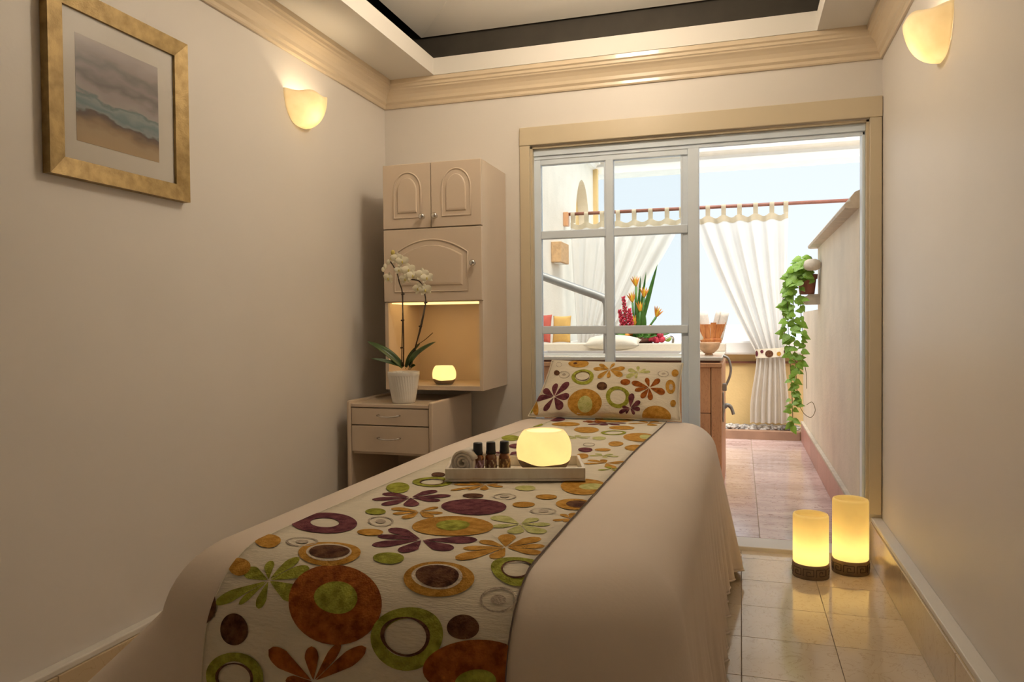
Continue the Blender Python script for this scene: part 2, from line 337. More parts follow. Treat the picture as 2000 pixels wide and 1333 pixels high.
# ceiling: soffit ring, lip, slot coloured dark as shade and the hipped centre panel
LX0, LX1, LY1, LY0 = -1.559, 0.341, 3.692, -1.55
b = MB()
b.box(XL, LX0, YR, YB, ZC, ZC+0.03); b.box(LX1, XR, YR, YB, ZC, ZC+0.03); b.box(LX0, LX1, LY1, YB, ZC, ZC+0.03); b.box(LX0, LX1, YR, LY0, ZC, ZC+0.03)
ceil = struct('ceiling', b, M['ceil'], 'white tray ceiling with recessed hipped centre', 'ceiling')
lip = MB(); t = 0.012; z0, z1 = ZC, ZC+0.088
e_ = .003; z0 -= .001
lip.box(LX0-t, LX0+e_, LY0, LY1, z0, z1); lip.box(LX1-e_, LX1+t, LY0, LY1, z0, z1); lip.box(LX0-t, LX1+t, LY1-e_, LY1+t, z0, z1); lip.box(LX0-t, LX1+t, LY0-t, LY0+e_, z0, z1)
lip.build('tray_lip', M['ceil'], ceil)
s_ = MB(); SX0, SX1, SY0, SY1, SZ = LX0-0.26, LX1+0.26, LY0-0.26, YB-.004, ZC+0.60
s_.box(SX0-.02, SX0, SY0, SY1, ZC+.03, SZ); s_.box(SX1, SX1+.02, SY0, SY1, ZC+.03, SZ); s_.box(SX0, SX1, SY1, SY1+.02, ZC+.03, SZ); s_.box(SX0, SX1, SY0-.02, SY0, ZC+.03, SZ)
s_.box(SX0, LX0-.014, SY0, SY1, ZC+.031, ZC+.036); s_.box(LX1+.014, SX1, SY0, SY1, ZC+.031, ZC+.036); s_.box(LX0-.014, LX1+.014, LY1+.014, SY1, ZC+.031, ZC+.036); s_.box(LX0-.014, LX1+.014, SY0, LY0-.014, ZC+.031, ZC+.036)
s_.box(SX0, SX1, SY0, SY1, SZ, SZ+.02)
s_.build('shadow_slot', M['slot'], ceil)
pz, hz, ins = ZC+0.225, ZC+0.52, 0.98
px0, px1, py0, py1 = LX0-0.09, LX1+0.09, LY0-0.09, LY1+0.05
vs = [(px0, py0, pz), (px1, py0, pz), (px1, py1, pz), (px0, py1, pz), ((px0+px1)/2, py0+ins, hz), ((px0+px1)/2, py1-ins, hz)]
MB().add(vs, [(0, 1, 4), (1, 2, 5, 4), (2, 3, 5), (3, 0, 4, 5)]).build('hipped_panel', M['ceil'], ceil, fix=False)
# crown moulding with mitred corners
prof = [(0, 0), (.010, 0), (.014, .006), (.014, .020), (.020, .026), (.024, .030), (.026, .046), (.034, .064), (.046, .078), (.056, .086), (.058, .092), (.064, .096), (.066, .108), (.074, .114), (.076, .135), (0, .135)]
def crown(name, pa, pb, na, nb, lab):
    b = MB(); zb = ZC-0.135
    vs = [(pa[0]+na[0]*d, pa[1]+na[1]*d, zb+h) for d, h in prof]+[(pb[0]+nb[0]*d, pb[1]+nb[1]*d, zb+h) for d, h in prof]
    n = len(prof); b.add(vs, [(i, (i+1) % n, n+(i+1) % n, n+i) for i in range(n)]+[list(range(n)), list(range(n, 2*n))[::-1]])
    return struct(name, b, M['crown'], lab, 'crown moulding')
crown('trim_1', (XL, YB), (XR, YB), (1, -1), (-1, -1), 'cream crown moulding above the patio door')
crown('trim_2', (XL, YR), (XL, YB), (1, 1), (1, -1), 'cream crown moulding along the wall with the seascape')
crown('trim_3', (XR, YR), (XR, YB), (-1, 1), (-1, -1), 'cream crown moulding along the wall by the floor candles')
# baseboards: marble slabs with a painted ledge
def baseboard(name, x_wall, sgn, y0, y1, h, th, lab):
    root = struct(name, MB().box(min(x_wall, x_wall+sgn*th*.6), max(x_wall, x_wall+sgn*th*.6), y0, y1, 0.001, h-0.012), M['ledge'], lab, 'baseboard')
    y = y1; L_ = 0.72
    while y > y0+0.02:
        ya = max(y0, y-L_); xa, xb = sorted((x_wall+sgn*th*.6, x_wall+sgn*th))
        MB().box(xa, xb, ya+.001, y-.001, 0.001, h-.02, .002).build('panel', M['base'], root); y = ya
    xa, xb = sorted((x_wall, x_wall+sgn*(th-.006)))
    MB().box(xa, xb, y0, y1, h-.02, h, .004).build('ledge', M['ledge'], root)
    return root
baseboard('baseboard_right', XR, -1, YR+.01, YB-.002, 0.197, 0.052, 'honey marble baseboard below the wall by the floor candles')
baseboard('baseboard_left', XL, 1, YR+.01, YB-.002, 0.145, 0.045, 'honey marble baseboard below the wall with the seascape')
# door casing
b = MB(); cy0 = YB-.018
b.box(-1.103, OX0, cy0, YB, 0.0, 2.04, .003); b.box(OX1, XR-.004, cy0, YB, 0.215, 2.04, .003); b.box(-1.103, XR-.002, cy0-.004, YB, 2.04, 2.134, .003)
b.box(OX0, OX0+.012, YB, YB+WT, 0, OZ); b.box(OX1-.012, OX1, YB, YB+WT, 0.0, OZ); b.box(OX0, OX1, YB, YB+WT, OZ-.01, OZ)
struct('trim_4', b, M['casing'], 'cream casing around the patio doorway', 'door casing')
struct('trim_5', MB().box(OX0, OX1, YB-.01, YB+WT, -0.006, 0.02, .004), M['ledge'], 'pale raised threshold under the patio doorway', 'threshold')
# sliding door leaf, aluminium with eight panes
door = thing('door_1', 'white aluminium sliding door with square glass panes', 'door', (-0.62, 3.83, 0.02)); door['kind'] = 'structure'
DY0, DY1 = 3.805, 3.845
k = 1.014
def X(v): return v*k
def Z(v): return CAM_H+(v-CAM_H)*k
top = 2.0
MB().box(OX0+.012, OX1-.012, YB+.02, YB+.10, 1.99, OZ-.01, .003).build('top_track', M['alu'], door)
MB().box(OX0+.012, OX1-.012, YB+.03, YB+.05, 1.972, 1.99, .002).build('track_lip', M['alu'], door)
sx = [(X(-1.026), X(-.990)), (X(-.664), X(-.600)), (X(-.246), X(-.192))]
MB().box(sx[0][0], sx[0][1], DY0, DY1, .022, top, .004).build('stile', M['alu'], door)
MB().box(sx[1][0]+.012, sx[1][1]-.012, DY0, DY1, .06, 1.95, .004).build('mullion', M['alu'], door)
MB().box(sx[2][0], sx[2][1], DY0-.004, DY1, .022, top, .004).build('stile', M['alu'], door)
MB().box(sx[2][0]-.026, sx[2][0], DY0+.012, DY1-.004, .05, 1.96, .002).build('glazing_bead', M['alu'], door)
MB().box(sx[0][1], sx[2][0], DY0, DY1, 1.945, 1.985, .003).build('rail', M['alu'], door)
MB().box(sx[0][1], sx[2][0], DY0, DY1, .022, .10, .003).build('rail', M['alu'], door)
hzs = [Z(1.571), Z(1.077), Z(.583)]
for z in hzs:
    for xa, xb in ((sx[0][1], sx[1][0]+.012), (sx[1][1]-.012, sx[2][0]-.001)):
        MB().box(xa, xb, DY0, DY1, z-.021, z+.021, .004).build('rail', M['alu'], door)
zz = [.10]+sorted(hzs)+[1.945]
for r in range(4):
    za = zz[r]+(.021 if r else 0); zb = zz[r+1]-(.021 if r < 3 else 0)
    for xa, xb in ((sx[0][1], sx[1][0]+.012), (sx[1][1]-.012, sx[2][0]-.026)):
        MB().box(xa, xb, 3.822, 3.827, za, zb).build('pane', M['glass'], door)
        MB().box(xb-.009, xb, 3.815, 3.835, za, zb).build('glazing_bead', M['alu'], door)
MB().box(OX0+.012, X(-1.026), YB+.03, YB+.10, .02, 1.99, .003).build('jamb_channel', M['alu'], door)
MB().box(OX1-.026, OX1-.012, YB+.03, YB+.10, .02, 1.99, .003).build('jamb_channel', M['alu'], door)
# roof above the room, so that no sky leaks in
struct('roof', MB().box(XL-.3, XR+.3, YR-.3, YB+WT+.05, 3.2, 3.4), M['stucco_w'], 'flat roof slab over the treatment room', 'roof')

# ------------------------------------------------------------------ the patio shell
PX0, PX1, PY0, PY1, PZ = -1.70, 0.548, YB+WT, 7.25, 0.02
pf = struct('patio_floor', MB().box(PX0-.1, PX1+.1, PY0, 7.7, -0.12, PZ-.006), M['grout'], 'pink marble tiled patio floor', 'floor')
PT = 0.46
for i in range(5):
    for j in range(8):
        x1 = 0.09+PT-(i)*PT; x0 = x1-PT; y0 = PY0+j*PT; y1 = min(y0+PT, PY1)
        x1 = min(x1+ (PT if i == 0 else 0), PX1) if i == 0 else x1
        x0 = max(x0, PX0)
        if y1-y0 < .05 or x1-x0 < .05: continue
        if x1 < -.2 and y0 > 4.5: continue
        MB().box(x0+.0015, x1-.0015, y0+.0015, y1-.0015, PZ-.008, PZ, .001).build('tile', M['ptile'], pf)
# right wall with a rounded cap
pw = MB(); pw.box(PX1, PX1+.22, PY0, 5.95, -.1, 1.655); pw.box(PX1, PX1+.22, 5.95, 7.3, -.1, 1.2)
pwr = struct('patio_wall_right', pw, M['stucco_p'], 'peach stucco patio wall with a stone cap', 'wall')
cp = [(-.045, 0), (-.062, .004), (-.066, .018), (-.058, .030), (-.040, .034), (-.040, .05), (-.02, .078), (.02, .095), (.11, .10), (.20, .095), (.26, .05), (.26, 0)]
MB().prism(cp, lambda a, b_, d: Vector((PX1+a, d, 1.655+b_)), PY0, 6.0).build('wall_cap', M['stone'], pwr)
y = PY0
while y < 7.2:
    y2 = min(y+.6, 7.24)
    MB().box(PX1-.022, PX1, y+.001, y2-.001, PZ, .185, .002).build('panel', M['pbase'], pwr); y = y2
MB().box(PX1-.026, PX1, PY0, 7.24, .185, .205, .004).build('ledge', M['stone'], pwr)
# left wall with an arched niche
AY0, AY1, AB, AR = 7.90, 8.66, 1.5, 0
lw = MB(); WZ = 3.06
lw.box(PX0-.25, PX0, PY0, AY0, -.1, WZ); lw.box(PX0-.25, PX0, AY1, 8.92, -.1, WZ); lw.box(PX0-.25, PX0, AY0, AY1, -.1, AB)
n = 20; cyy = (AY0+AY1)/2; hw = (AY1-AY0)/2; zs = 2.15; ah = .58
arc = [(cyy-hw*math.cos(PI*i/n), zs+ah*math.sin(PI*i/n)) for i in range(n+1)]
poly = [(AY0, zs)]
for i in range(n):
    (ya, za), (yb_, zb_) = arc[i], arc[i+1]
    lw.add([(PX0, ya, za), (PX0, yb_, zb_), (PX0, yb_, WZ), (PX0, ya, WZ), (PX0-.2, ya, za), (PX0-.2, yb_, zb_)], [(0, 1, 2, 3), (0, 4, 5, 1)])
lwr = struct('patio_wall_left', lw, M['stucco_w'], 'white stucco patio wall with an arched niche', 'wall')
MB().box(PX0-.2, PX0-.12, AY0-.02, AY1+.02, AB, 2.8).build('niche_back', M['stucco_y'], lwr)
MB().box(PX0-.24, PX0+.05, 8.921, 9.0, -.1, 2.98).build('wall_end', M['stucco_y'], lwr)
MB().prism([(0, 0), (.03, .01), (.05, .05), (.09, .06), (.09, .09), (0, .09)], lambda a, b_, d: Vector((PX0+a, d, WZ-.09+b_)), PY0, 8.92).build('wall_cornice', M['beam'], lwr)
# far parapet with white sill, planter kerb
par = struct('patio_parapet', MB().box(PX0, 2.2, 7.56, 7.74, -.1, .80), M['stucco_y'], 'low yellow parapet with a white sill behind the patio', 'wall')
MB().box(PX0, 2.2, 7.47, 7.80, .80, .935, .02).build('sill', M['white'], par)
MB().box(PX0, 2.2, 7.53, 7.56, .715, .735).build('painted_sill_shadow', M['wood_d'], par)  # shadow line under the sill, put in as a dark strip
ky = 7.25
kr = None
kb = MB().box(-.14, PX1-.03, ky, ky+.09, 0, .10, .004); kr = struct('planter_kerb', kb, M['kerb'], 'brown stone kerb around the pebble bed', 'kerb')
struct('planter_soil', MB().box(PX0, PX1, ky+.09, 7.56, -.05, .09), M['kerb'], 'soil bed under the grey pebbles', 'ground')
pb = MB(); rr = random.Random(3)
for i in range(650):
    x = rr.uniform(-.2, PX1-.03); y_ = rr.uniform(ky+.10, 7.54); s = rr.uniform(.010, .026)
    pb.ball((x, y_, .092+rr.uniform(0, .03)), s, s*rr.uniform(.6, 1), s*rr.uniform(.5, .8), 6, 4)
tag(pb.build('pebbles', M['pebble'], fix=False), 'bed of grey pebbles below the yellow parapet', 'pebbles', kind='stuff')
# far beam on columns
bm_ = MB()
bm_.prism([(0, 0), (0, .085), (.03, .09), (.03, .13), (-.03, .15), (-.06, .165), (-.07, .22), (-.07, .33), (.35, .33), (.35, 0)], lambda a, b_, d: Vector((d, 9.0+a, 2.93+b_)), PX0-.25, 3.0)
bm_.box(2.5, 2.85, 9.0, 9.35, -.1, 2.93)
struct('patio_beam', bm_, M['beam'], 'white moulded beam spanning the far end of the patio', 'beam')
struct('sea', MB().add([(-1500, 9.6, -6), (1500, 9.6, -6), (1500, 3000, -6), (-1500, 3000, -6)], [(0, 1, 2, 3)]), M['sea'], 'pale hazy sea beyond the parapet', 'sea')
struct('ground', MB().add([(-60, -60, -.13), (60, -60, -.13), (60, 9.6, -.13), (-60, 9.6, -.13)], [(0, 1, 2, 3)]), M['stone'], 'pale ground around the building', 'ground')
# ------------------------------------------------------------------ massage table surfaces
TXC, TZ, TR, TYF, TYH = -0.615, 0.675, 0.17, 1.275, 3.50
def topz(y): return TZ-0.027*smooth((y-2.4)/1.2)
RV0 = 3.58
def rprof(v, off=0.005):
    """profile of the runner: v metres from the head end towards and over the foot"""
    fl = RV0-TYF
    if v <= fl: y = RV0-v; return y, topz(y)+off
    a = (v-fl)/TR
    if a <= PI/2-0.12: return TYF-(TR+off)*math.sin(a), TZ-TR+(TR+off)*math.cos(a)
    a0 = PI/2-0.12; s = v-fl-a0*TR
    return TYF-(TR+off)*math.sin(a0)-s*math.sin(0.12), TZ-TR+(TR+off)*math.cos(a0)-s*math.cos(0.12)
def rcen(v): return lerp(-0.590, -0.640, smooth(v/2.3))
def rhalf(v): return lerp(0.262, 0.284, smooth(v/2.3))
def RS(u, v, lift=0.0):
    h = rhalf(v); u = max(-h, min(h, u)); v = max(0.0, min(RLEN, v))
    y, z = rprof(v, 0.005+lift); return Vector((rcen(v)+u, y, z))
RLEN = 3.04
# pillow front, a and b in -1..1
PBL, PBR, PTL, PTR_ = (-0.985, 3.46, 0.662), (-0.262, 3.46, 0.660), (-0.905, 3.625, 0.925), (-0.262, 3.625, 0.915)
def PS(a, b, side=1, lift=0.0):
    s, t = (a+1)/2, (b+1)/2
    x = [lerp(lerp(PBL[i], PBR[i], s), lerp(PTL[i], PTR_[i], s), t) for i in range(3)]
    # edges pull in between the corners
    cx, cy_, cz = [(PBL[i]+PBR[i]+PTL[i]+PTR_[i])/4 for i in range(3)]
    pin = 0.035*(b*b)*(1-a*a); pinx = 0.04*(a*a)*(1-b*b)
    x[0] += (cx-x[0])*pinx; x[1] += (cy_-x[1])*pin; x[2] += (cz-x[2])*pin
    th = 0.062*(max(0.0, 1-a*a)*max(0.0, 1-b*b))**0.42
    nx, ny, nz = 0.0, -0.85, 0.53
    d = th*side+lift
    return Vector((x[0], x[1]+ny*d, x[2]+nz*d))
MOTIFS_R = [
  ["F", "m_green", 0, 0.3, [-0.1885, 2.4226], [[-0.2504, 2.4057], [-0.2113, 2.3809], [-0.157, 2.3649], [-0.1204, 2.3893], [-0.1139, 2.4471], [-0.1854, 2.4738], [-0.2289, 2.4705], [-0.2793, 2.4736]]],
  ["E", "m_rust", 0, 0.0, [-0.0441, 2.4455], [0.0912, -0.0091], [-0.0269, -0.0677]],
  ["E", "m_green", 1, 0.0, [-0.0419, 2.4393], [0.0404, -0.0041], [-0.0118, -0.0286]],
  ["E", "m_gold", 0, 0.0, [-0.108, 2.3381], [0.0631, -0.0099], [-0.0242, -0.0407]],
  ["E", "m_cream", 1, 0.0, [-0.1092, 2.3382], [0.046, -0.0073], [-0.0177, -0.0295]],
  ["E", "m_brown", 2, 0.0, [-0.1082, 2.3387], [0.0388, -0.0062], [-0.0142, -0.0237]],
  ["E", "m_gold", 0, 0.0, [0.1326, 2.3802], [0.0622, -0.0075], [-0.0158, -0.0413]],
  ["E", "m_cream", 1, 0.0, [0.1291, 2.3775], [0.0452, -0.0056], [-0.0116, -0.0299]],
  ["E", "m_brown", 2, 0.0, [0.1292, 2.3775], [0.039, -0.0048], [-0.0099, -0.0256]],
  ["E", "m_brown", 0, 0.0, [-0.2249, 2.5113], [0.0293, -0.003], [-0.0063, -0.0246]],
  ["E", "m_brown", 0, 0.0, [0.2028, 2.4639], [0.0269, -0.0028], [-0.0043, -0.0193]],
  ["E", "m_green", 0, 0.0, [0.0176, 2.3414], [0.0286, -0.0045], [-0.0096, -0.0192]],
  ["F", "m_purple", 0, 0.34, [0.0345, 2.2325], [[-0.064, 2.1706], [-0.0638, 2.2289], [-0.0436, 2.2926], [0.0341, 2.3176], [0.1159, 2.2818], [0.142, 2.2045]]],
  ["F", "m_gold", 0, 0.3, [0.2101, 2.2363], [[0.1433, 2.3253], [0.1333, 2.264], [0.1486, 2.2055], [0.1862, 2.1488], [0.2549, 2.155], [0.2805, 2.2077], [0.2867, 2.2576], [0.2104, 2.3088]]],
  ["E", "m_green", 0, 0.62, [0.1072, 2.4898], [0.0643, -0.0067], [-0.01, -0.0475]],
  ["E", "m_brown", 1, 0.87, [0.1052, 2.4879], [0.044, -0.0046], [-0.0064, -0.0296]],
  ["E", "m_green", 0, 0.6, [0.2635, 2.3359], [0.0456, -0.0074], [-0.014, -0.047]],
  ["E", "m_brown", 1, 0.87, [0.2643, 2.3382], [0.0282, -0.0047], [-0.0083, -0.0278]],
  ["E", "m_grey", 0, 0.86, [0.252, 2.4128], [0.0324, -0.0036], [-0.006, -0.0226]],
  ["E", "m_grey", 0, 0.0, [0.2524, 2.4134], [0.013, -0.0014], [-0.0024, -0.009]],
  ["E", "m_grey", 0, 0.86, [-0.1901, 2.305], [0.0306, -0.0078], [-0.0164, -0.0252]],
  ["E", "m_grey", 0, 0.0, [-0.1892, 2.3064], [0.0122, -0.0031], [-0.0068, -0.0104]],
  ["E", "m_grey", 0, 0.86, [-0.1093, 2.1281], [0.0273, -0.0074], [-0.0194, -0.0373]],
  ["E", "m_grey", 0, 0.0, [-0.1091, 2.1285], [0.0109, -0.003], [-0.0078, -0.0149]],
  ["E", "m_grey", 0, 0.86, [0.2075, 1.9517], [0.0283, -0.0076], [-0.0078, -0.028]],
  ["E", "m_grey", 0, 0.0, [0.2075, 1.9519], [0.0113, -0.0031], [-0.0031, -0.0112]],
  ["E", "m_grey", 0, 0.86, [0.0763, 1.8366], [0.028, -0.0075], [-0.01, -0.0295]],
  ["E", "m_grey", 0, 0.0, [0.0764, 1.8369], [0.0112, -0.003], [-0.004, -0.0118]],
  ["E", "m_purple", 0, 0.45, [-0.2218, 2.1694], [0.0672, -0.0182], [-0.0464, -0.0758]],
  ["E", "m_gold", 0, 0.0, [-0.0896, 2.2117], [0.0259, -0.0071], [-0.0121, -0.0226]],
  ["F", "m_purple", 0, 0.3, [-0.1443, 1.9056], [[-0.2273, 1.9495], [-0.2329, 1.877], [-0.1724, 1.9975], [-0.1011, 1.9903], [-0.06, 1.922], [-0.056, 1.8598], [-0.1185, 1.8135]]],
  ["F", "m_gold", 0, 0.3, [-0.0647, 2.027], [[-0.1403, 2.0147], [-0.1136, 2.0644], [-0.0703, 2.0957], [-0.006, 2.0299], [-0.0415, 1.9763], [-0.015, 2.0702]]],
  ["E", "m_purple", 0, 0.0, [0.0401, 1.9527], [0.0731, -0.0196], [-0.0274, -0.0719]],
  ["E", "m_gold", 0, 0.0, [0.0555, 2.1216], [0.0803, -0.0218], [-0.0302, -0.0744]],
  ["E", "m_green", 1, 0.0, [0.0548, 2.1185], [0.0343, -0.0093], [-0.0155, -0.0381]],
  ["F", "m_pale", 0, 0.36, [0.1904, 2.0725], [[0.1123, 2.0216], [0.1372, 2.1064], [0.1979, 2.1456], [0.2556, 2.1269], [0.2516, 2.0559], [0.2087, 2.0133]]],
  ["E", "m_green", 0, 0.0, [-0.1604, 2.0544], [0.0221, -0.006], [-0.014, -0.0264]],
  ["E", "m_brown", 0, 0.0, [-0.0018, 1.8486], [0.0247, -0.0066], [-0.009, -0.0234]],
  ["E", "m_gold", 0, 0.0, [0.1765, 1.8145], [0.025, -0.0067], [-0.0072, -0.0257]],
  ["E", "m_gold", 0, 0.0, [0.1455, 1.904], [0.0249, -0.0067], [-0.0081, -0.0262]],
  ["E", "m_pale", 0, 0.0, [0.0976, 1.7331], [0.0249, -0.0066], [-0.0095, -0.0306]],
  ["E", "m_gold", 0, 0.0, [-0.2661, 2.4007], [0.0239, -0.0025], [-0.0122, -0.0188]],
  ["E", "m_brown", 0, 0.0, [-0.3169, 2.4784], [0.0413, -0.0039], [-0.0144, -0.0334]],
  ["E", "m_gold", 0, 0.0, [-0.2622, 2.314], [0.026, -0.0055], [-0.0235, -0.0329]],
  ["E", "m_green", 0, 0.62, [-0.2134, 2.5901], [0.0587, -0.0074], [-0.0032, -0.0436]],
  ["E", "m_brown", 1, 0.87, [-0.2137, 2.5907], [0.0388, -0.0049], [-0.0019, -0.0264]],
  ["F", "m_rust", 0, 0.36, [-0.0562, 2.5769], [[-0.1485, 2.5356], [-0.0652, 2.5212], [-0.01, 2.5104], [0.0384, 2.5123], [-0.1109, 2.5822]]],
  ["E", "m_rust", 0, 0.0, [0.2359, 2.5208], [0.0896, -0.0102], [-0.0041, -0.0412]],
  ["E", "m_green", 1, 0.0, [0.2364, 2.541], [0.0352, -0.0043], [-0.0011, -0.0183]],
  ["E", "m_gold", 0, 0.0, [-0.3112, 2.5981], [0.0129, -0.0016], [-0.001, -0.0129]],
  ["E", "m_gold", 0, 0.0, [0.2377, 1.6742], [0.0596, -0.0157], [-0.0216, -0.0935]],
  ["E", "m_pale", 1, 0.0, [0.2608, 1.6741], [0.0337, -0.0089], [-0.0081, -0.0373]],
  ["E", "m_gold", 0, 0.0, [0.2586, 1.8701], [0.0403, -0.0108], [-0.0126, -0.053]],
  ["E", "m_brown", 1, 0.0, [0.267, 1.8692], [0.0251, -0.0067], [-0.0079, -0.034]],
  ["E", "m_green", 0, 0.6, [-0.1677, 1.7209], [0.0542, -0.0142], [-0.0257, -0.0569]],
  ["E", "m_brown", 1, 0.88, [-0.1674, 1.7266], [0.0333, -0.0087], [-0.0166, -0.0367]],
  ["E", "m_brown", 0, 0.0, [-0.1937, 1.6285], [0.0185, -0.0048], [-0.0139, -0.0312]],
  ["F", "m_gold", 0, 0.3, [-0.0162, 1.7235], [[-0.0795, 1.8089], [-0.1013, 1.7357], [-0.0694, 1.7024], [0.036, 1.7338], [0.0123, 1.7038], [0.0011, 1.7819], [-0.0382, 1.7923]]],
  ["E", "m_green", 0, 0.0, [-0.2254, 1.8126], [0.0302, -0.008], [-0.0285, -0.0565]],
  ["F", "m_gold", 0, 0.36, [0.2788, 1.9969], [[0.2488, 2.0256], [0.2528, 1.9642], [0.2778, 1.9473], [0.2757, 2.0277]]],
  ["F", "m_gold", 0, 0.3, [0.2267, 1.3319], [[0.1646, 1.3613], [0.1635, 1.2925], [0.2708, 1.334], [0.2623, 1.414], [0.2822, 1.2902], [0.2052, 1.2762]]],
  ["F", "m_pale", 0, 0.34, [0.1917, 1.2121], [[0.1462, 1.2176], [0.1625, 1.1735], [0.2433, 1.214], [0.2141, 1.1698], [0.209, 1.2463]]],
  ["F", "m_green", 0, 0.34, [0.2602, 1.427], [[0.2272, 1.4478], [0.2426, 1.386], [0.2833, 1.401], [0.2876, 1.4493]]],
  ["E", "m_gold", 0, 0.0, [0.231, 0.7289], [0.0574, -0.0178], [-0.0218, -0.1384]],
  ["E", "m_pale", 1, 0.0, [0.2542, 0.7199], [0.0236, -0.0073], [-0.0102, -0.0686]],
  ["E", "m_gold", 0, 0.0, [0.1817, 0.9441], [0.025, -0.0072], [-0.0124, -0.0645]],
  ["E", "m_gold", 0, 0.0, [0.1671, 1.0957], [0.0256, -0.0068], [-0.0063, -0.0298]],
  ["E", "m_gold", 0, 0.0, [0.2646, 1.0243], [0.0337, -0.0093], [-0.012, -0.0721]],
  ["E", "m_purple", 0, 0.0, [0.1105, 1.1101], [0.0231, -0.0061], [-0.0115, -0.0491]],
  ["E", "m_gold", 0, 0.0, [0.1297, 1.2304], [0.0184, -0.0047], [-0.0108, -0.0454]],
  ["E", "m_pale", 0, 0.0, [0.0932, 0.8087], [0.0241, -0.0073], [-0.0111, -0.0521]],
  ["E", "m_gold", 0, 0.0, [0.1088, 0.4161], [0.0515, -0.0159], [-0.0128, -0.0746]],
  ["E", "m_gold", 0, 0.0, [0.0213, 0.0675], [0.0945, -0.0235], [-0.0209, -0.1265]],
  ["E", "m_gold", 0, 0.0, [-0.1543, 0.3406], [0.0591, -0.0178], [-0.0208, -0.0844]],
  ["E", "m_purple", 0, 0.0, [-0.2451, 0.1488], [0.0363, -0.0096], [-0.023, -0.0919]],
  ["E", "m_gold", 0, 0.0, [-0.0169, 0.5384], [0.0485, -0.0154], [-0.0253, -0.113]],
  ["E", "m_green", 0, 0.0, [-0.2268, 0.8956], [0.0343, -0.0101], [-0.0265, -0.078]],
  ["E", "m_purple", 0, 0.0, [-0.1379, 1.0923], [0.0253, -0.0067], [-0.0184, -0.0552]],
  ["E", "m_pale", 0, 0.0, [0.1775, -0.0318], [0.0774, -0.0177], [-0.0088, -0.0775]],
  ["E", "m_green", 0, 0.0, [-0.2811, 0.4035], [0.0335, -0.0103], [-0.0256, -0.0873]],
  ["E", "m_green", 0, 0.0, [-0.1758, 0.7773], [0.0295, -0.0091], [-0.0192, -0.0629]],
  ["E", "m_pale", 1, 0.0, [0.0185, 0.0741], [0.0544, -0.0136], [-0.0116, -0.0697]],
  ["E", "m_grey", 0, 0.82, [0.0952, 0.9901], [0.0201, -0.0056], [-0.0106, -0.0461]],
  ["E", "m_green", 0, 0.7, [0.1093, 0.6103], [0.0498, -0.0158], [-0.0149, -0.0787]],
  ["F", "m_purple", 0, 0.3, [0.008, 0.245], [[-0.1066, 0.1877], [-0.0538, 0.3316], [0.0129, 0.3457], [0.0973, 0.2197], [0.0772, 0.313], [-0.0492, 0.138]]],
  ["F", "m_gold", 0, 0.3, [0.1934, 0.193], [[0.1082, 0.2435], [0.2518, 0.177], [0.2281, 0.3016], [0.1479, 0.1197], [0.2177, 0.0952]]],
]
